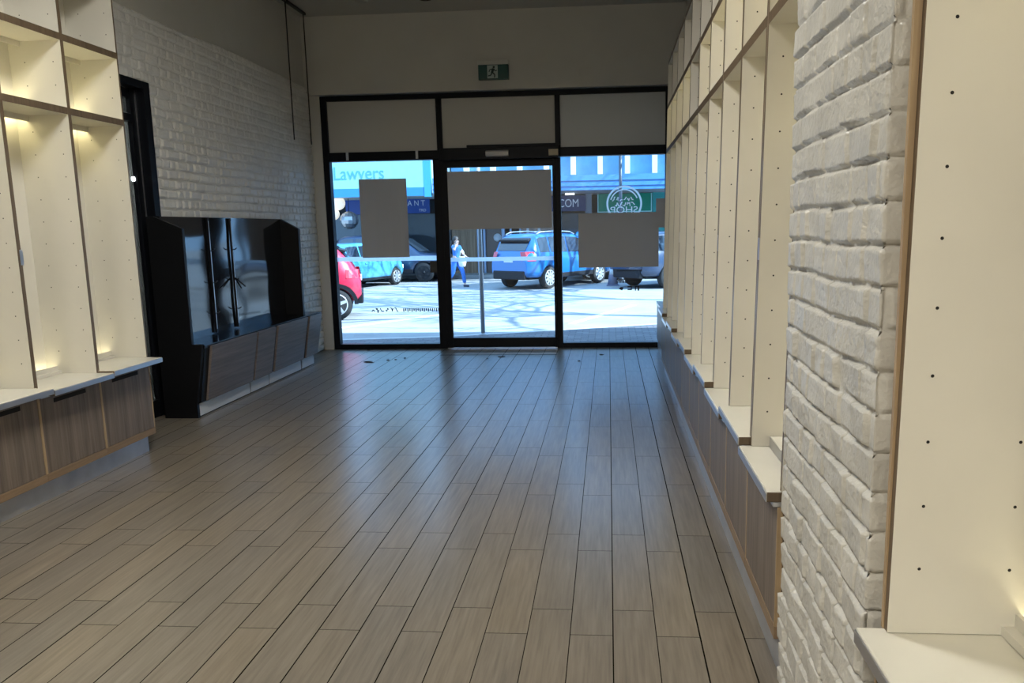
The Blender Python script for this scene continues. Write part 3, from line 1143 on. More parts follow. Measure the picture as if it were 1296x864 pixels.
for y0_, y1_ in ((7.09, 8.055), (8.095, 8.54), (8.61, 9.485), (9.56, 9.97)):
    pts = [(X(-4.035), 0.150), (X(-4.013), 0.150), (X(-3.918), 0.705), (X(-3.945), 0.705)]
    MB().prism(pts, 'y', Yl(y0_), Yl(y1_)).build('front_panel', FP, du, 0.002)
for y0_, y1_ in ((7.02, 8.07), (8.10, 8.55), (8.58, 9.50), (9.54, 9.94)):
    MB().box(X(-4.075), X(-4.062), Yl(y0_), Yl(y1_), 0.012, 0.135).build('kick_panel', KW, du, 0.002)

# ------------------------------------------------------------------ floor litter
LEAF = mat('dry_leaf', (0.05, 0.035, 0.022), 0.8)
lv = [(-3.34, 10.08, 0.10), (-3.10, 10.2, 0.03), (-3.0, 10.23, 0.025), (-2.9, 10.35, 0.03), (-3.67, 11.1, 0.05), (-1.52, 10.41, 0.07), (-0.11, 10.56, 0.05), (-0.41, 10.06, 0.03), (-1.70, 10.29, 0.03)]
LAB = ['largest curled dry leaf on the floor before the left window', 'small dry leaf bit just right of the largest leaf',
       'tiny dry leaf bit second to the right of the largest leaf', 'dry leaf bit on the floor nearest the door side of the left window',
       'dry leaf lying against the sill of the left window', 'dark dry leaf on the floor before the sliding door centre',
       'dry leaf on the floor before the right street window', 'tiny leaf bit farther from the glass before the right window',
       'small leaf bit left of the dark leaf before the sliding door']
for k, (x, y, s_) in enumerate(lv):
    r = random.Random(k)
    m = MB()
    n_ = 10
    top_ = []
    for i in range(n_):
        t_ = 2 * PI * i / n_
        rr_ = s_ * (0.55 + 0.3 * r.random())
        top_.append((rr_ * math.cos(t_), rr_ * 0.6 * math.sin(t_), 0.003 + 0.012 * r.random()))
    for i in range(n_):
        j = (i + 1) % n_
        m.quad([(0, 0, 0.002), top_[i], top_[j]], 0, True)
        m.quad([(0, 0, 0.0005), (top_[j][0], top_[j][1], top_[j][2] - 0.002), (top_[i][0], top_[i][1], top_[i][2] - 0.002)], 0, True)
    tag(m.build('dry_leaf', LEAF, None, 0, (x, y, 0.0005)), LAB[k], 'leaf', 'dry leaves on the shop floor')

#STREET#
# ------------------------------------------------------------------ street outside


def asphalt_mat():
    m, nt, b = new_mat('asphalt')
    N, L = nt.nodes, nt.links
    tc = N.new('ShaderNodeTexCoord')
    n = N.new('ShaderNodeTexNoise')
    n.inputs['Scale'].default_value = 1.1
    n.inputs['Detail'].default_value = 8
    n.inputs['Roughness'].default_value = 0.7
    r = N.new('ShaderNodeValToRGB')
    r.color_ramp.elements[0].position = 0.3
    r.color_ramp.elements[1].position = 0.75
    r.color_ramp.elements[0].color = (0.30, 0.30, 0.30, 1)
    r.color_ramp.elements[1].color = (0.44, 0.43, 0.42, 1)
    L.new(tc.outputs['Object'], n.inputs['Vector'])
    L.new(n.outputs['Fac'], r.inputs['Fac'])
    L.new(r.outputs['Color'], b.inputs['Base Color'])
    b.inputs['Roughness'].default_value = 0.75
    return m


ASPH = asphalt_mat()
CONC = mat('concrete_paving', (0.40, 0.39, 0.37), 0.8, var=0.12, vscale=1.5)
struct(MB().box(-60, 60, YF + 0.16, 60, -0.35, -0.06).build('ground', ASPH))
# brick paving outside the door with a slanting kerb
m = MB()
m.prism([(-16, YF + 0.145), (8, YF + 0.145), (8, 16.0), (0.9, 13.95), (-0.95, 13.2), (-2.8, 12.5), (-4.6, 12.2), (-16, 11.9)], 'z', -0.06, -0.004)
struct(m.build('ground', paver_material()))
gut = [(-16, 11.9), (-4.6, 12.2), (-2.8, 12.5), (-0.95, 13.2), (0.9, 13.95), (8, 16.0)]
m = MB()
for p, q_ in zip(gut[:-1], gut[1:]):
    m.prism([p, q_, (q_[0], q_[1] + 0.42), (p[0], p[1] + 0.42)], 'z', -0.07, -0.045)
struct(m.build('ground', mat('concrete_gutter', (0.58, 0.56, 0.52), 0.8, var=0.08)))
LINE = mat('road_paint', (0.80, 0.79, 0.76), 0.7, var=0.08)
for pts, lab in ((((-0.75, 14.55), (0.60, 18.0)), 'white painted bay line on the road seen through the right window'),
                 (((-5.6, 13.7), (-3.55, 16.6)), 'white painted bay line on the road seen through the left window')):
    A, B_ = Vector(pts[0]), Vector(pts[1])
    nn = (B_ - A).normalized()
    nn = Vector((-nn.y, nn.x)) * 0.07
    m = MB().prism([tuple(A + nn), tuple(B_ + nn), tuple(B_ - nn), tuple(A - nn)], 'z', -0.0595, -0.056)
    tag(m.build('road_marking', LINE), lab, 'road marking', 'painted bay lines')
struct(MB().box(-40, 40, 28.75, 30.1, -0.06, 0.06).build('ground', CONC))

# shop awning over our own pavement
aw = thing('street_awning', (0, YF + 0.15, 3.95), 'flat awning over the brick paving outside the storefront', 'awning')
MB().box(-16, 8, 0.0, 0.55, 0, 0.12).build('deck', mat('awning_soffit', (0.5, 0.5, 0.5), 0.7), aw)
MB().box(-16, 8, 0.55, 0.60, -0.12, 0.25).build('fascia', mat('awning_fascia', (0.3, 0.32, 0.35), 0.5), aw)
shop = MB()
shop.box(-16, XL - 0.2, YF, YF + 0.14, -0.1, 5.6)
shop.box(XR + 0.2, 8, YF, YF + 0.14, -0.1, 5.6)
shop.box(-16, 8, YF, YF + 0.14, 5.02, 5.6)
struct(shop.build('wall_street_side', PAINT))

# bare street trees standing beside the view; their branches shade the road
BARK = mat('tree_bark', (0.10, 0.085, 0.07), 0.9, var=0.3, vscale=4)


def bare_tree(loc, h, seed, label, levels=5):
    r = random.Random(seed)
    root = thing('street_tree', loc, label, 'tree')
    trunk = MB()
    trunk.tube([(0, 0, -0.05), (0.03, 0.02, h * 0.16), (0.0, 0.05, h * 0.32)], [0.17, 0.13, 0.11], 10)
    trunk.build('trunk', BARK, root)
    m = MB()

    def grow(p, d_, ln, rad, lv):
        q1 = p + d_ * ln * 0.5 + Vector((r.uniform(-1, 1), r.uniform(-1, 1), r.uniform(-.6, .6))) * ln * 0.07
        q2 = p + d_ * ln + Vector((r.uniform(-1, 1), r.uniform(-1, 1), r.uniform(-.6, .6))) * ln * 0.10
        m.tube([p, q1, q2], [rad, rad * 0.82, rad * 0.66], 6 if lv > 1 else 4, 0, False)
        if lv == 0:
            return
        for k in range(r.choice((2, 3, 3)) if lv > 1 else 3):
            nd = (d_ + Vector((r.uniform(-1, 1), r.uniform(-1, 1), r.uniform(-0.35, 0.7))) * 0.75).normalized()
            grow(q2 if k else q1.lerp(q2, 0.5), nd, ln * r.uniform(0.62, 0.86), rad * 0.68, lv - 1)
    for k in range(5):
        t = 2 * PI * k / 5 + r.random()
        d_ = Vector((math.cos(t), math.sin(t), r.uniform(0.9, 1.6))).normalized()
        grow(Vector((0.0, 0.05, h * (0.26 + 0.012 * k))), d_, h * 0.21, 0.085, levels)
    m.build('branches', BARK, root)
    return root


bare_tree((3.7, 15.0, 0), 10.5, 3, 'bare street tree right of the shop windows, nearest the shop')
bare_tree((4.6, 18.4, 0), 11.5, 8, 'bare street tree right of the shop windows, second from the shop')
bare_tree((5.4, 22.2, 0), 11.0, 21, 'bare street tree right of the shop windows, farthest from the shop')

# ---- opposite shops at Y = 30
YS = 30.0
CY = (0.50, 0.72, 0.74)
FC = mat('shop_render', (0.62, 0.62, 0.60), 0.8, var=0.05)
DARKSH = mat('shop_interior', (0.06, 0.06, 0.065), 0.7)
SHG = mat('shop_glass', (0.05, 0.06, 0.07), 0.08, spec=0.8)
TIMB = wood('vertical_timber', (0.20, 0.12, 0.07), (0.40, 0.27, 0.17), 'z', 0.6, 0.35)
TRIMW = mat('white_trim', (0.72, 0.72, 0.72), 0.5)
BLUEAW = mat('blue_fascia', (0.10, 0.30, 0.60), 0.5, var=0.06, vscale=0.8)
CYAN = mat('pale_cyan_fascia', (0.30, 0.62, 0.66), 0.55, var=0.04)
MIDB = mat('mid_blue_band', (0.04, 0.24, 0.55), 0.5)

# lawyers' building
bA = thing('shop_building', (-11.0, YS, 0), 'far shop with pale cyan fascia reading Lawyers, seen through the left window', 'building')
MB().box(-9, 4.7, 0.25, 4.0, 3.2, 6.5).build('upper_wall', FC, bA)
MB().box(-9, 4.7, 1.2, 4.0, -0.1, 3.2).build('shop_interior', DARKSH, bA)
MB().box(-9, 4.7, 0.05, 0.25, 0.06, 0.75).build('stall_riser', mat('riser', (0.10, 0.11, 0.14), 0.6), bA)
for k, x in enumerate((-4.0, -1.2, 1.9, 4.6)):
    MB().box(x - 0.05, x + 0.05, 0.02, 0.18, 0.75, 2.5).build('window_post', mat('post_grey', (0.35, 0.37, 0.42), 0.5) if k == 0 else bpy.data.materials['post_grey'], bA)
MB().box(-9, 4.7, 0.10, 0.13, 0.75, 2.45).build('shop_window', SHG, bA)
MB().box(-9, 4.7, -3.0, 0.25, 3.03, 3.12).build('awning_deck', FC, bA)
MB().box(-9, 4.7, -3.05, -3.0, 3.02, 3.32).build('fascia_band', MIDB, bA)
fa = MB().box(-9, 4.45, -3.05, -2.98, 3.32, 4.62).build('fascia', CYAN, bA)
LET = mat('sign_slate', (0.09, 0.33, 0.42), 0.5)
text_mesh('lettering', 'Lawyers', 0.66, LET, fa, (1.14, -3.056, 3.64), (PI / 2, 0, 0), 0.004, sx=0.86)
MB().box(4.45, 4.7, -3.06, -2.9, 2.98, 4.62).build('fascia_post', mat('post_blue', (0.06, 0.34, 0.66), 0.5), bA)
sg = thing('shop_sign', (-9.6, YS - 0.02, 2.47), 'deep blue shop sign ending in ANT behind the tall poster', 'sign')
MB().box(-0.9, 2.52, -0.08, -0.02, 0, 0.74).build('board', mat('sign_blue', (0.02, 0.08, 0.36), 0.4), sg)
SWH = mat('sign_letter_white', (0.85, 0.87, 0.9), 0.5)
text_mesh('lettering', 'V', 0.72, SWH, sg, (-0.30, -0.085, 0.14), (PI / 2, 0, 0), 0.006, sx=1.3)
text_mesh('lettering', 'A N T', 0.30, SWH, sg, (1.63, -0.085, 0.30), (PI / 2, 0, 0), 0.006, sx=0.9)
text_mesh('lettering', 'TRD', 0.15, SWH, sg, (2.08, -0.085, 0.07), (PI / 2, 0, 0), 0.004)
PAPL = emit('paper_lantern', (1.0, 0.86, 0.66), 0.55)
for k, (x, z, s_, lab) in enumerate(((-10.15, 2.86, 0.30, 'upper round cream lantern at the left edge of the far shop'),
                                     ('x', 0, 0, ''), (-10.36, 2.46, 0.27, 'lower round cream lantern at the left edge of the far shop'))):
    if x == 'x':
        continue
    t = thing('paper_lantern', (x, 28.0, z), lab, 'lantern', 'paper lanterns of the far shop')
    MB().lathe([(s_ * math.sin(PI * i / 12), -s_ * 0.9 * math.cos(PI * i / 12)) for i in range(13)], (0, 0, 0), 'z', 20).build('shade', PAPL, t)
    MB().tube([(0, 0, s_ * 0.88), (0, 0, 3.03 - z)], 0.01, 6).build('cord', BLACK, t)
t = thing('globe_pendant', (-9.72, 28.0, 2.22), 'faceted glass globe lamp hanging before the far shop on the left', 'lamp')
m = MB()
s_ = 0.34
prof = [(s_ * math.sin(PI * i / 8), -s_ * math.cos(PI * i / 8)) for i in range(9)]
m.lathe(prof, (0, 0, 0), 'z', 14, 0, False)
m.build('globe', mat('faceted_glass', (0.45, 0.45, 0.46), 0.15, metal=0.7), t)
MB().tube([(0, 0, s_), (0, 0, 0.80)], 0.012, 6).build('cord', BLACK, t)

# timber-clad shop with double doors
bB = thing('shop_building', (-5.6, YS, 0), 'far shop with vertical timber cladding and white framed door beyond the walking person', 'building')
MB().box(-0.65, 0.35, 0.0, 0.25, 0.0, 3.1).build('timber_cladding', TIMB, bB)
MB().box(-0.65, 3.6, 1.0, 3.0, -0.1, 3.1).build('shop_interior', DARKSH, bB)
POSTL = mat('pale_blue_post', (0.40, 0.52, 0.70), 0.5)
for x, wd in ((0.42, 0.10), (0.66, 0.08), (1.42, 0.12), (1.72, 0.07), (2.10, 0.06)):
    MB().box(x - wd / 2, x + wd / 2, -0.05, 0.12, 0.0, 3.1).build('door_post', POSTL, bB)
MB().box(0.72, 1.36, 0.05, 0.09, 0.06, 2.6).build('door', mat('timber_door', (0.16, 0.12, 0.10), 0.5), bB)
MB().lathe([(0.0, 0), (0.16, 0), (0.16, -0.01), (0, -0.01)], (1.18, 0.045, 1.46), 'y', 20).build('round_emblem', TRIMW, bB)
MB().box(2.13, 3.6, 0.1, 0.2, 0.0, 3.1).build('brick_front', mat('warm_render', (0.42, 0.30, 0.24), 0.8, var=0.2, vscale=5), bB)
for x in (2.35, 2.8):
    MB().box(x, x + 0.1, 0.05, 0.1, 0.5, 2.2).build('window_frame', TRIMW, bB)

# blue and white parade over the right window
bC = thing('shop_building', (-2.0, YS, 0), 'far parade with white pilasters on blue panels above a blue awning fascia', 'building')
MB().box(-4.25, 9, 0.30, 3.0, 3.1, 7).build('blue_panels', mat('blue_sheet', (0.13, 0.34, 0.52), 0.45, var=0.25, vscale=0.9), bC)
for k in range(11):
    x = -3.6 + k * 1.06
    MB().box(x - 0.10, x + 0.10, 0.05, 0.30, 3.85, 7).build('pilaster', TRIMW, bC)
MB().box(-4.25, 9, -3.0, 0.3, 3.10, 3.18).build('awning_deck', mat('grey_soffit', (0.30, 0.31, 0.33), 0.7), bC)
MB().box(-4.25, 9, -3.06, -3.0, 3.10, 3.62).build('fascia', BLUEAW, bC)
for z in (3.21, 3.40):
    MB().box(-4.25, 9, -3.075, -3.06, z, z + 0.025).build('fascia_line', mat('line_navy', (0.02, 0.07, 0.2), 0.5), bC)
MB().box(-0.0, 9, 1.2, 3.0, -0.1, 3.1).build('shop_interior', DARKSH, bC)
MB().box(1.6, 4.2, 0.0, 0.12, 0.05, 2.33).build('shop_window', SHG, bC)
MB().box(1.1, 1.35, -0.05, 0.25, 0, 3.1).build('pier', mat('pier_grey', (0.22, 0.24, 0.27), 0.7), bC)
MB().box(3.72, 4.3, -0.05, 0.25, 0, 3.1).build('pier', mat('pier_green', (0.05, 0.33, 0.30), 0.6), bC)
MB().box(0.15, 1.0, 0.0, 0.06, 0.1, 2.36).build('shop_window', SHG, bC)
MB().box(0.08, 0.15, -0.03, 0.08, 0.05, 2.4).build('window_post', TRIMW, bC)
sg = thing('shop_sign', (-2.05, YS - 0.02, 2.44), 'navy shop sign reading .COM beside the sliding door frame', 'sign')
MB().box(-0.9, 1.17, -0.08, -0.02, 0, 0.60).build('board', mat('sign_navy', (0.012, 0.035, 0.12), 0.4), sg)
text_mesh('lettering', '.COM', 0.44, SWH, sg, (0.02, -0.085, 0.16), (PI / 2, 0, 0), 0.005, sx=0.80)
sg = thing('shop_sign', (-0.45, YS - 0.02, 2.36), 'green shop sign with white border behind the round window emblem', 'sign')
MB().box(0.03, 2.15, -0.08, -0.02, 0, 0.72).build('board', mat('sign_emerald', (0.0, 0.26, 0.14), 0.4), sg)
m = MB()
m.box(0.03, 2.15, -0.095, -0.08, 0.0, 0.04)
m.box(2.11, 2.15, -0.095, -0.08, 0.04, 0.72)
m.box(0.03, 0.07, -0.095, -0.08, 0.04, 0.72)
m.build('border', mat('border_mint', (0.45, 0.75, 0.66), 0.5), sg)
t = thing('tube_light', (-1.45, 29.0, 3.06), 'white tube light glowing under the awning before the navy sign', 'lamp')
MB().box(-0.17, 0.17, -0.03, 0.03, -0.03, 0.03).build('tube', emit('tube_glow', (0.95, 0.98, 1.0), 3.0), t)

# pavement posts
SP = mat('galvanised_post', (0.46, 0.49, 0.53), 0.45, metal=0.3)
t = thing('sign_post', (-2.17, 12.72, 0), 'pale galvanised signpost on the paving seen through the sliding door', 'post')
MB().tube([(0, 0, -0.06), (0, 0, 3.2)], 0.036, 14).build('pole', SP, t)
MB().lathe([(0.08, -0.01), (0.08, 0.0), (0.05, 0.03), (0.04, 0.03)], (0, 0, 0), 'z', 16).build('base_flange', SP, t)
MB().box(-0.05, 0.05, 0.06, 0.066, 2.85, 3.2).build('sign_plate', SP, t)
t = thing('lamp_post', (0.42, 26.0, 0.0), 'slim dark awning post rising behind the round window emblem', 'post')
MB().tube([(0, 0, -0.06), (0, 0, 5.6)], 0.055, 12).build('pole', mat('post_slate', (0.06, 0.075, 0.10), 0.4), t)
MB().lathe([(0.11, 0.0), (0.11, 0.10), (0.06, 0.16), (0.05, 0.16)], (0, 0, -0.06), 'z', 16).build('base', bpy.data.materials['post_slate'], t)
cn = thing('traffic_bollard', (0.13, 24.1, -0.06), 'grey traffic cone with white band behind the dark blue car', 'cone')
MB().box(-0.2, 0.2, -0.2, 0.2, 0, 0.04).build('base', mat('cone_grey', (0.22, 0.22, 0.30), 0.7), cn, 0.006)
MB().lathe([(0.17, 0.04), (0.12, 0.35), (0.115, 0.36)], (0, 0, 0), 'z', 18).build('cone', bpy.data.materials['cone_grey'], cn)
MB().lathe([(0.118, 0.345), (0.09, 0.52), (0.085, 0.53)], (0, 0, 0), 'z', 18).build('white_band', TRIMW, cn)
MB().lathe([(0.087, 0.52), (0.05, 0.78), (0.03, 0.79)], (0, 0, 0), 'z', 18).build('tip', bpy.data.materials['cone_grey'], cn)

# ------------------------------------------------------------------ vehicles
TYRE = mat('tyre', (0.02, 0.02, 0.022), 0.8)
RIM = mat('alloy_rim', (0.70, 0.71, 0.72), 0.3, metal=0.6)
CGLASS = mat('car_glass', (0.02, 0.03, 0.045), 0.05, spec=0.9, coat=0.5)
TLIGHT = mat('tail_light', (0.60, 0.03, 0.06), 0.2, spec=0.7, coat=0.6)
HLIGHT = mat('head_light', (0.75, 0.78, 0.8), 0.12, spec=0.8)
PLAST = mat('car_plastic', (0.012, 0.013, 0.017), 0.5, spec=0.25)
PLATE = mat('number_plate', (0.65, 0.68, 0.72), 0.5)


def lerp_prof(tab, x):
    xs = [t[0] for t in tab]
    return [float(np.interp(x, xs, [t[k] for t in tab])) for k in range(1, len(tab[0]))]


def make_car(label, cat, loc, heading, tab, Wd, wheel_r, wheels, paint, spokes=5, rails=False, spoiler=False, windows=(), rear=None, lightz=(0.8, 1.1), clad=False, plate_z=0.85, name='car', arches=False, rim=None):
    """tab rows: x from the rear, underside z, belt z, roof z, roof half-width factor; local +x is forward, wheels=(rear x, front x)"""
    root = thing(name, loc, label, cat, None, heading)
    Lc = tab[-1][0]
    xs = np.array(sorted(set([t[0] for t in tab] + list(np.linspace(0.02, Lc - 0.02, 34)))))
    hw = Wd / 2

    def section(x):
        zb, zbelt, zroof, rf = lerp_prof(tab, x)
        e = min(x, Lc - x)
        pl_ = 1 - 0.22 * max(0.0, 1 - e / 0.55) ** 2.2          # plan taper at the ends
        w0 = hw * pl_
        wr = w0 * rf
        zm = zb + (zbelt - zb) * 0.55
        return [(0, zb), (w0 * 0.80, zb), (w0 * 0.955, zb + 0.05), (w0 * 0.992, zb + (zbelt - zb) * 0.28), (w0 * 1.0, zm), (w0 * 0.985, zb + (zbelt - zb) * 0.82), (w0 * 0.945, zbelt),
                (wr + (w0 * 0.93 - wr) * 0.50, zbelt + (zroof - zbelt) * 0.45), (wr * 1.0, zbelt + (zroof - zbelt) * 0.86), (wr * 0.90, zbelt + (zroof - zbelt) * 0.97), (wr * 0.5, zroof), (0, zroof + 0.004)]
    m = MB()
    ring = []
    for x in xs:
        sct = section(x)
        pts = [(x, -p[0], p[1]) for p in sct] + [(x, p[0], p[1]) for p in sct[-2:0:-1]]
        ring.append(pts)
    k = len(ring[0])
    for pts in ring:
        m.v += pts
    for i in range(len(ring) - 1):
        for j in range(k):
            jj = (j + 1) % k
            m.f.append([i * k + j, i * k + jj, (i + 1) * k + jj, (i + 1) * k + j])
            m.m.append(0)
            m.smooth.append(True)
    m.f.append(list(range(k)))
    m.f.append([(len(ring) - 1) * k + j for j in range(k)][::-1])
    m.m += [0, 0]
    m.smooth += [False, False]
    body = m.build('body', paint, root)
    # cut the wheel arches into the body
    cut = []
    for wx in wheels:
        for sgn in (-1, 1):
            c = MB()
            c.lathe([(wheel_r * 1.17, -0.17), (wheel_r * 1.17, 0.17)], (wx, sgn * (hw - 0.06), wheel_r), 'y', 28)
            co = c.build('cutter', PLAST, root)
            md = body.modifiers.new('arch', 'BOOLEAN')
            md.object = co
            md.operation = 'DIFFERENCE'
            md.solver = 'EXACT'
            cut.append(co)
    dg = bpy.context.evaluated_depsgraph_get()
    dg.update()
    nm = bpy.data.meshes.new_from_object(body.evaluated_get(dg))
    body.modifiers.clear()
    body.data = nm
    nm.name = 'body'
    for co in cut:
        bpy.data.objects.remove(co)
    # wheels
    for wx in wheels:
        for sgn in (-1, 1):
            c = MB()
            y = sgn * (hw - 0.115)
            R = wheel_r
            c.lathe([(R * 0.62, -0.10), (R * 0.93, -0.105), (R, -0.075), (R, 0.075), (R * 0.93, 0.105), (R * 0.62, 0.10)], (0, 0, 0), 'y', 30)
            wh = c.build('wheel', TYRE, root, 0, (wx, y, R))
            c = MB()
            yo = sgn * 0.098
            c.lathe([(R * 0.60, yo - sgn * 0.01), (R * 0.66, yo + sgn * 0.012), (R * 0.72, yo), (R * 0.70, yo - sgn * 0.02)], (0, 0, 0), 'y', 30)
            c.lathe([(R * 0.15, yo - sgn * 0.02), (R * 0.15, yo + sgn * 0.014), (0.0, yo + sgn * 0.018)], (0, 0, 0), 'y', 14)
            for q_ in range(spokes):
                t_ = 2 * PI * q_ / spokes + 0.3
                ca, sa = math.cos(t_), math.sin(t_)
                wd0, wd1 = R * 0.115, R * 0.085
                P0, P1 = Vector((ca, 0, sa)) * R * 0.12, Vector((ca, 0, sa)) * R * 0.64
                nn = Vector((-sa, 0, ca))
                ya, yb2 = yo - sgn * 0.015, yo + sgn * 0.013
                q4 = [P0 + nn * wd0, P1 + nn * wd1, P1 - nn * wd1, P0 - nn * wd0]
                c.prism([(p.x, p.z) for p in q4], 'y', ya, yb2)
            c.build('rim', rim or RIM, wh)
            if arches:
                c = MB()
                for q_ in range(18):
                    t0, t1 = PI * q_ / 18, PI * (q_ + 1) / 18
                    r0, r1 = R * 1.12, R * 1.36
                    ya, yb2 = sorted((sgn * (hw - 0.10), sgn * (hw + 0.008)))
                    c.prism([(r0 * math.cos(t0), r0 * math.sin(t0)), (r1 * math.cos(t0), r1 * math.sin(t0)), (r1 * math.cos(t1), r1 * math.sin(t1)), (r0 * math.cos(t1), r0 * math.sin(t1))], 'y', ya, yb2)
                c.build('arch_trim', PLAST, root, 0, (wx, 0, R))
    # windows: patches riding 6 mm proud of the glasshouse side

    def side_pt(x, t_, sgn, off=0.008):
        zb, zbelt, zroof, rf = lerp_prof(tab, x)
        s8 = section(x)
        a_, b2, c2 = Vector(s8[6]), Vector(s8[7]), Vector(s8[8])
        p = a_.lerp(b2, t_ * 2) if t_ < 0.5 else b2.lerp(c2, (t_ - 0.5) * 2)
        return (x, sgn * (p.x + off), p.y)
    for (xa, xb, ta, tb) in windows:
        for sgn in (-1, 1):
            c = MB()
            n_ = 8
            for i in range(n_):
                x_0, x_1 = xa + (xb - xa) * i / n_, xa + (xb - xa) * (i + 1) / n_
                for (u0, u1) in ((0.10, 0.5), (0.5, 0.95)):
                    c.quad([side_pt(x_0, u0, sgn), side_pt(x_1, u0, sgn), side_pt(x_1, u1, sgn), side_pt(x_0, u1, sgn)], 0, True)
            c.build('side_window', CGLASS, root)
    # rear and front screens lie on the sloping roof line

    def top_quad(x_0, x_1, f0, f1, mt, nm_, off=0.012):
        c = MB()
        n_ = 6
        for i in range(n_):
            xa, xb = x_0 + (x_1 - x_0) * i / n_, x_0 + (x_1 - x_0) * (i + 1) / n_
            fa_, fb = f0 + (f1 - f0) * i / n_, f0 + (f1 - f0) * (i + 1) / n_
            A, B_ = section(xa), section(xb)
            sl = Vector((-(B_[10][1] - A[10][1]), xb - xa)).normalized() * off
            za, zb2 = A[10][1], B_[10][1]
            wa, wb = A[8][0] * fa_, B_[8][0] * fb
            c.quad([(xa + sl.x, -wa, za + sl.y), (xb + sl.x, -wb, zb2 + sl.y), (xb + sl.x, wb, zb2 + sl.y), (xa + sl.x, wa, za + sl.y)], 0, True)
        c.build(nm_, mt, root)
    if rear:
        top_quad(rear[0], rear[1], 0.88, 0.86, CGLASS, 'rear_window')
        top_quad(rear[2], rear[3], 0.90, 0.95, CGLASS, 'windscreen')
    for sgn in (-1, 1):
        c = MB()
        xa, xb = 0.05, 0.30
        for i in range(4):
            x_0, x_1 = xa + (xb - xa) * i / 4, xa + (xb - xa) * (i + 1) / 4
            A, B_ = section(x_0), section(x_1)

            def yat(S, z):
                zs_ = [p[1] for p in S[2:9]]
                return float(np.interp(z, zs_, [p[0] for p in S[2:9]]))
            z0_, z1_ = lightz
            c.quad([(x_0, sgn * (yat(A, z0_) + 0.012), z0_), (x_1, sgn * (yat(B_, z0_) + 0.012), z0_), (x_1, sgn * (yat(B_, z1_) + 0.012), z1_), (x_0, sgn * (yat(A, z1_) + 0.012), z1_)], 0, True)
        S = section(xa)
        za, zb2 = lightz
        c.quad([(xa - 0.055, sgn * yat(S, za) * 0.74, za), (xa - 0.0, sgn * (yat(S, za) + 0.012), za), (xa - 0.0, sgn * (yat(S, zb2) + 0.012), zb2), (xa - 0.02, sgn * yat(S, zb2) * 0.74, zb2)], 0, True)
        c.build('tail_light', TLIGHT, root)
        c = MB()
        S = section(Lc - 0.12)
        c.box(Lc - 0.30, Lc - 0.06, sgn * S[4][0] * 0.62 if sgn > 0 else -S[4][0] * 0.98, sgn * S[4][0] * 0.98 if sgn > 0 else -S[4][0] * 0.62, S[5][1] - 0.10, S[5][1] + 0.05)
        c.build('head_light', HLIGHT, root, 0.02)
        c = MB()
        mx_ = windows[-1][1] - 0.25 if windows else Lc * 0.6
        S = section(mx_)
        c.box(mx_, mx_ + 0.12, min(sgn * S[6][0], sgn * (S[6][0] + 0.20)), max(sgn * S[6][0], sgn * (S[6][0] + 0.20)), S[6][1] + 0.02, S[6][1] + 0.15)
        c.build('wing_mirror', paint, root, 0.03)
        for hx in ([w_[0] + 0.1 for w_ in windows[-2:]] if windows else []):
            S = section(hx)
            c = MB().box(hx, hx + 0.16, min(sgn * (S[5][0]), sgn * (S[5][0] + 0.03)), max(sgn * (S[5][0]), sgn * (S[5][0] + 0.03)), S[5][1] - 0.02, S[5][1] + 0.01)
            c.build('door_handle', paint, root, 0.004)
    # bumpers, sills and number plate
    zb0 = tab[2][1]
    S = section(0.03)
    MB().box(-0.035, 0.10, -S[4][0] * 0.88, S[4][0] * 0.88, zb0 - 0.06, zb0 + (0.20 if clad else 0.09)).build('rear_bumper', PLAST, root, 0.03)
    MB().box(Lc - 0.12, Lc + 0.02, -S[4][0] * 0.93, S[4][0] * 0.93, zb0 - 0.04, zb0 + 0.14).build('front_bumper', PLAST, root, 0.03)
    for sgn in (-1, 1):
        y_a, y_b = sorted((sgn * (hw - 0.10), sgn * (hw - 0.006)))
        MB().box(wheels[0] + wheel_r * 1.15, wheels[1] - wheel_r * 1.15, y_a, y_b, zb0 - 0.05, zb0 + (0.09 if clad else 0.03)).build('sill', PLAST, root, 0.01)
    MB().box(0.2, Lc - 0.2, -hw * 0.72, hw * 0.72, zb0 - 0.07, zb0 + 0.05).build('underbody', PLAST, root)
    MB().box(-0.02, 0.02, -0.18, 0.18, plate_z - 0.06, plate_z + 0.06).build('number_plate', PLATE, root, 0.004)
    if rails:
        for sgn in (-1, 1):
            pts = []
            for i in range(10):
                x = rails[0] + (rails[1] - rails[0]) * i / 9
                S = section(x)
                lift = 0.055 if 0 < i < 9 else 0.0
                pts.append((x, sgn * S[9][0], S[9][1] + 0.012 + lift))
            MB().tube(pts, 0.019, 8).build('roof_rail', mat('rail_silver', (0.7, 0.72, 0.74), 0.3, metal=0.6) if 'rail_silver' not in bpy.data.materials else bpy.data.materials['rail_silver'], root)
    if spoiler:
        S = section(spoiler)
        z_ = S[10][1]
        MB().prism([(spoiler - 0.22, z_ - 0.10), (spoiler + 0.25, z_ + 0.02), (spoiler + 0.25, z_ - 0.02), (spoiler - 0.20, z_ - 0.15)], 'y', -S[9][0] * 0.97, S[9][0] * 0.97).build('spoiler', PLAST, root, 0.01)
    MB().tube([(-0.01, -hw * 0.55, zb0), (0.12, -hw * 0.55, zb0)], 0.035, 10).build('exhaust', RIM, root)
    return root


def paint(name, col):
    return mat(name, col, 0.28, spec=0.6, coat=0.8, metal=0.15)


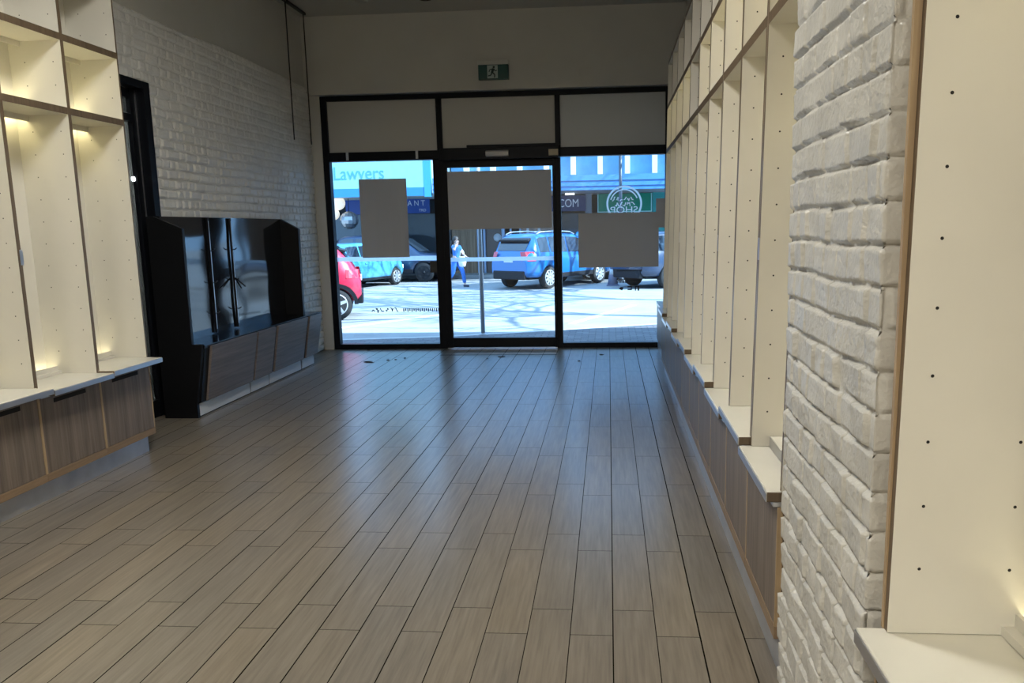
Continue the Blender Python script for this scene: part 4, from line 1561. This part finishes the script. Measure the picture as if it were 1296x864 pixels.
SUV = [(0.0, 0.46, 0.88, 0.92, 0.86), (0.07, 0.40, 1.00, 1.06, 0.82), (0.16, 0.38, 1.05, 1.22, 0.80), (0.42, 0.36, 1.08, 1.60, 0.77), (0.62, 0.34, 1.08, 1.69, 0.76), (1.6, 0.30, 1.06, 1.72, 0.77),
       (2.45, 0.30, 1.04, 1.68, 0.77), (2.75, 0.30, 1.03, 1.58, 0.77), (3.45, 0.30, 1.00, 1.06, 0.84), (4.25, 0.33, 0.92, 0.97, 0.86), (4.52, 0.38, 0.74, 0.80, 0.86), (4.62, 0.44, 0.60, 0.64, 0.86)]
SUVW = [(0.52, 0.98, 0, 1), (1.06, 1.86, 0, 1), (1.94, 2.72, 0, 1)]
make_car('blue SUV with roof rails seen from behind through the sliding door', 'car', (-1.9 - 0.90 * 0.565 - 0.78 * 0.825, 23.2 - 0.90 * 0.825 + 0.78 * 0.565, -0.06), math.radians(55.5), SUV, 1.80, 0.345,
         (0.92, 3.58), paint('blue_paint', (0.010, 0.15, 0.42)), 10, (0.6, 2.5), 0.44, SUVW, (0.14, 0.40, 2.80, 3.42), (0.88, 1.16), True, 0.90)
NAVY = paint('navy_paint', (0.012, 0.030, 0.075))
FIAT = [(0.0, 0.42, 0.70, 0.74, 0.86), (0.06, 0.34, 0.92, 0.98, 0.82), (0.12, 0.31, 0.97, 1.12, 0.79), (0.30, 0.28, 0.97, 1.40, 0.76), (0.55, 0.26, 0.96, 1.47, 0.76), (1.4, 0.24, 0.94, 1.49, 0.77),
        (1.95, 0.24, 0.93, 1.42, 0.77), (2.75, 0.25, 0.92, 1.00, 0.83), (3.3, 0.28, 0.82, 0.90, 0.84), (3.5, 0.34, 0.66, 0.72, 0.84), (3.56, 0.40, 0.55, 0.58, 0.84)]
make_car('light blue hatchback behind the red car, through the left window', 'car', (-8.2 - 0.62 * 0.32 - 0.70 * 0.947, 23.6 - 0.62 * 0.947 + 0.70 * 0.32, -0.06), math.radians(71), FIAT, 1.64, 0.30,
         (0.62, 2.92), paint('light_blue_paint', (0.09, 0.36, 0.54)), 8, False, 0.34, [(0.42, 1.0, 0, 1), (1.06, 2.05, 0, 1)], (0.12, 0.29, 2.05, 2.70), (0.92, 1.30), False, 0.62)
RED = [(0.0, 0.48, 0.80, 0.84, 0.86), (0.08, 0.40, 0.98, 1.02, 0.82), (0.22, 0.38, 1.04, 1.25, 0.79), (0.5, 0.34, 1.06, 1.56, 0.76), (0.8, 0.32, 1.04, 1.62, 0.76), (1.7, 0.30, 1.02, 1.64, 0.77),
       (2.3, 0.30, 1.0, 1.58, 0.77), (3.1, 0.30, 0.98, 1.05, 0.84), (3.9, 0.34, 0.86, 0.92, 0.85), (4.2, 0.42, 0.62, 0.66, 0.85)]
make_car('red car cut off at the left edge of the left street window', 'car', (-5.52, 16.45, -0.06), math.radians(198), RED, 1.76, 0.33, (0.52, 3.05), paint('red_paint', (0.62, 0.02, 0.06)),
         5, False, 0.5, [(0.6, 1.5, 0, 1), (1.58, 2.5, 0, 1)], (0.2, 0.48, 2.4, 3.0), (0.88, 1.06), True, 0.85, arches=True)
make_car('dark blue wagon parked behind the tall poster beside the door', 'car', (-10.25, 27.75, -0.06), math.radians(0), SUV, 1.84, 0.35, (0.92, 3.58), NAVY, 6, False, 0.44, SUVW, (0.14, 0.40, 2.80, 3.42), (0.86, 1.08), True, 0.9, rim=PLAST)
make_car('blue car partly hidden between the blue SUV and the low poster', 'car', (-1.55, 27.75, -0.06), math.radians(0), [(t[0] * 0.95, t[1], t[2], t[3] * 1.06 if t[3] > 1.2 else t[3], t[4]) for t in SUV], 1.78, 0.33, (0.88, 3.42),
         paint('teal_blue_paint', (0.02, 0.22, 0.50)), 5, False, False, [(t[0] * .95, t[1] * .95, 0, 1) for t in SUVW], (0.14, 0.38, 2.66, 3.2), (0.86, 1.06), False, 0.85)
make_car('dark navy car mostly hidden by the low poster at the right window', 'car', (0.55, 22.9, -0.06), math.radians(38), SUV, 1.80, 0.345, (0.92, 3.58), NAVY, 8, False, 0.44, SUVW, (0.14, 0.40, 2.80, 3.42), (0.86, 1.08), True, 0.9)

# ------------------------------------------------------------------ walking person


def skin_obj(name, pts, edges, radii, mt, parent, root_i=0, sub=2):
    me = bpy.data.meshes.new(name)
    me.from_pydata(pts, edges, [])
    o = bpy.data.objects.new(name, me)
    COL.objects.link(o)
    md = o.modifiers.new('skin', 'SKIN')
    md.use_smooth_shade = True
    for i, v in enumerate(me.skin_vertices[0].data):
        rr = radii[i]
        v.radius = rr if hasattr(rr, '__len__') else (rr, rr)
        v.use_root = (i == root_i)
    s_ = o.modifiers.new('sub', 'SUBSURF')
    s_.levels = sub
    s_.render_levels = sub
    dg = bpy.context.evaluated_depsgraph_get()
    dg.update()
    nm = bpy.data.meshes.new_from_object(o.evaluated_get(dg))
    o.modifiers.clear()
    o.data = nm
    nm.name = name
    nm.materials.clear()
    nm.materials.append(mt)
    nm.polygons.foreach_set('use_smooth', [True] * len(nm.polygons))
    o.parent = parent
    return o


SKINM = mat('skin', (0.62, 0.42, 0.33), 0.55)
HAIR = mat('dark_hair', (0.03, 0.022, 0.018), 0.5)
TEE = mat('blue_tshirt', (0.05, 0.20, 0.55), 0.8)
JEAN = mat('blue_jeans', (0.05, 0.20, 0.60), 0.8, var=0.15, vscale=5)
SHOE = mat('dark_shoe', (0.02, 0.025, 0.05), 0.6)
ps = thing('person', (-4.95, 24.25, -0.06), 'person in blue t-shirt and jeans walking along the road, one hand at the head', 'person')
ps.rotation_euler = (0, 0, math.radians(-25))
# local: +x is the walking direction, y across, z up (1.66 m tall)
J = {'pelvis': (0, 0, 0.90), 'waist': (0.01, 0, 1.04), 'chest': (0.02, 0, 1.22), 'neck': (0.03, 0, 1.38), 'skull': (0.045, 0, 1.47), 'crown': (0.05, 0, 1.58),
     'hipL': (0.0, 0.09, 0.86), 'kneeL': (0.20, 0.09, 0.48), 'ankL': (0.26, 0.09, 0.09), 'toeL': (0.42, 0.09, 0.04),
     'hipR': (0.0, -0.09, 0.86), 'kneeR': (-0.07, -0.09, 0.47), 'ankR': (-0.30, -0.09, 0.13), 'toeR': (-0.19, -0.09, 0.035),
     'shL': (0.02, 0.17, 1.33), 'elL': (0.10, 0.22, 1.08), 'wrL': (0.28, 0.19, 0.98), 'shR': (0.02, -0.17, 1.33), 'elR': (0.16, -0.27, 1.20), 'wrR': (0.14, -0.15, 1.41)}
nm = list(J)
ix = {k: i for i, k in enumerate(nm)}
ed = [('pelvis', 'waist'), ('waist', 'chest'), ('chest', 'neck'), ('neck', 'skull'), ('skull', 'crown'), ('pelvis', 'hipL'), ('hipL', 'kneeL'), ('kneeL', 'ankL'), ('ankL', 'toeL'),
      ('pelvis', 'hipR'), ('hipR', 'kneeR'), ('kneeR', 'ankR'), ('ankR', 'toeR'), ('chest', 'shL'), ('shL', 'elL'), ('elL', 'wrL'), ('chest', 'shR'), ('shR', 'elR'), ('elR', 'wrR')]
rad = {'pelvis': (0.12, 0.10), 'waist': (0.105, 0.085), 'chest': (0.125, 0.095), 'neck': 0.052, 'skull': (0.082, 0.092), 'crown': (0.062, 0.07), 'hipL': 0.085, 'hipR': 0.085, 'kneeL': 0.055, 'kneeR': 0.055,
       'ankL': 0.036, 'ankR': 0.036, 'toeL': 0.03, 'toeR': 0.03, 'shL': 0.052, 'shR': 0.052, 'elL': 0.037, 'elR': 0.037, 'wrL': 0.026, 'wrR': 0.026}
skin_obj('body', [J[k] for k in nm], [(ix[a_], ix[b_]) for a_, b_ in ed], [rad[k] for k in nm], SKINM, ps)
# hands with four fingers and a thumb
for wr, el, cz in (('wrL', 'elL', -1), ('wrR', 'elR', 1)):
    W0 = Vector(J[wr])
    d_ = (W0 - Vector(J[el])).normalized()
    sd = d_.cross(Vector((0, 1, 0.2))).normalized()
    pn = d_.cross(sd).normalized()
    pts = [tuple(W0), tuple(W0 + d_ * 0.07)]
    rr = [0.022, 0.03]
    es = [(0, 1)]
    for q_ in range(4):
        o_ = sd * (q_ - 1.5) * 0.019
        ln = (0.062, 0.072, 0.068, 0.052)[q_]
        b0 = W0 + d_ * 0.09 + o_
        pts += [tuple(b0), tuple(b0 + d_ * ln * 0.55 + pn * 0.012), tuple(b0 + d_ * ln * 0.85 + pn * 0.036)]
        n0 = len(pts) - 3
        es += [(1, n0), (n0, n0 + 1), (n0 + 1, n0 + 2)]
        rr += [0.0095, 0.009, 0.0075]
    b0 = W0 + d_ * 0.03 - sd * 0.028
    pts += [tuple(b0), tuple(b0 + d_ * 0.035 - sd * 0.022 + pn * 0.012)]
    es += [(0, len(pts) - 2), (len(pts) - 2, len(pts) - 1)]
    rr += [0.012, 0.009]
    skin_obj('hand', pts, es, rr, SKINM, ps, 0, 1)
# face: nose, eyes, mouth, ears
m = MB()
m.lathe([(0.0, 0.0), (0.013, 0.005), (0.009, 0.028), (0.0, 0.032)], (0.122, 0, 1.478), 'x', 10)
m.build('nose', SKINM, ps)
for sgn in (-1, 1):
    MB().lathe([(0, 0.0), (0.011, 0.004), (0, 0.009)], (0.118, sgn * 0.032, 1.512), 'x', 10).build('eye', HAIR, ps)
    MB().lathe([(0, -0.008), (0.028, -0.004), (0.028, 0.004), (0, 0.008)], (0.04, sgn * 0.086, 1.50), 'y', 12).build('ear', SKINM, ps)
MB().box(0.112, 0.122, -0.022, 0.022, 1.440, 1.447).build('mouth', mat('lips', (0.45, 0.18, 0.16), 0.5), ps, 0.003)
# hair swept to a tail
m = MB()
prof_ = []
for i in range(9):
    t_ = PI * i / 8
    prof_.append((0.108 * math.sin(t_), -0.115 * math.cos(t_)))
m.lathe(prof_, (0.0, 0, 0.0), 'z', 20)
h_ = m.build('hair', HAIR, ps, 0, (0.018, 0, 1.545))
m = MB().tube([(-0.085, 0, 1.56), (-0.14, 0, 1.50), (-0.15, 0, 1.38), (-0.12, 0, 1.28)], [0.045, 0.05, 0.04, 0.015], 12)
m.build('hair_tail', HAIR, ps)
# clothes follow the limbs
tp = ['waist', 'chest', 'neck', 'shL', 'shR', 'pelvis']
P_ = [(0, 0, 0.90), J['waist'], J['chest'], (0.028, 0, 1.345), J['shL'], tuple(Vector(J['shL']).lerp(Vector(J['elL']), 0.62)), J['shR'], tuple(Vector(J['shR']).lerp(Vector(J['elR']), 0.62))]
skin_obj('t_shirt', P_, [(0, 1), (1, 2), (2, 3), (2, 4), (4, 5), (2, 6), (6, 7)], [(0.135, 0.115), (0.122, 0.10), (0.142, 0.112), 0.066, 0.066, 0.058, 0.066, 0.058], TEE, ps)
P_ = [(0, 0, 0.93), J['hipL'], J['kneeL'], tuple(Vector(J['ankL']) + Vector((-0.005, 0, 0.03))), J['hipR'], J['kneeR'], tuple(Vector(J['ankR']) + Vector((0.01, 0, 0.04)))]
skin_obj('jeans', P_, [(0, 1), (1, 2), (2, 3), (0, 4), (4, 5), (5, 6)], [(0.132, 0.112), 0.102, 0.073, 0.058, 0.102, 0.073, 0.058], JEAN, ps)
for a_, b_ in (('ankL', 'toeL'), ('ankR', 'toeR')):
    A, B_ = Vector(J[a_]), Vector(J[b_])
    heel = A + Vector((-0.06, 0, -0.045))
    skin_obj('shoe', [tuple(heel), tuple(A.lerp(B_, 0.45) + Vector((0, 0, -0.012))), tuple(B_)], [(0, 1), (1, 2)], [0.04, 0.045, 0.034], SHOE, ps)
bgm = thing('shoulder_bag', (-4.95 + 0.27, 24.25 - 0.33, 0.95), 'white cloth bag carried by the walking person', 'bag')
m = MB()
nb = 12
for i in range(nb):
    pass
prof_ = [(0.02, -0.34), (0.10, -0.32), (0.13, -0.18), (0.105, -0.02), (0.09, 0.0), (0.08, 0.0)]
m.lathe(prof_, (0, 0, 0), 'z', 18)
bb = m.build('pouch', mat('white_cloth', (0.78, 0.78, 0.76), 0.8), bgm)
bb.scale = (1.0, 0.5, 1.0)
MB().tube([(-0.08, 0, -0.01), (-0.05, 0, 0.16), (0.0, 0, 0.22), (0.05, 0, 0.16), (0.08, 0, -0.01)], 0.012, 8).build('strap', bpy.data.materials['white_cloth'], bgm)
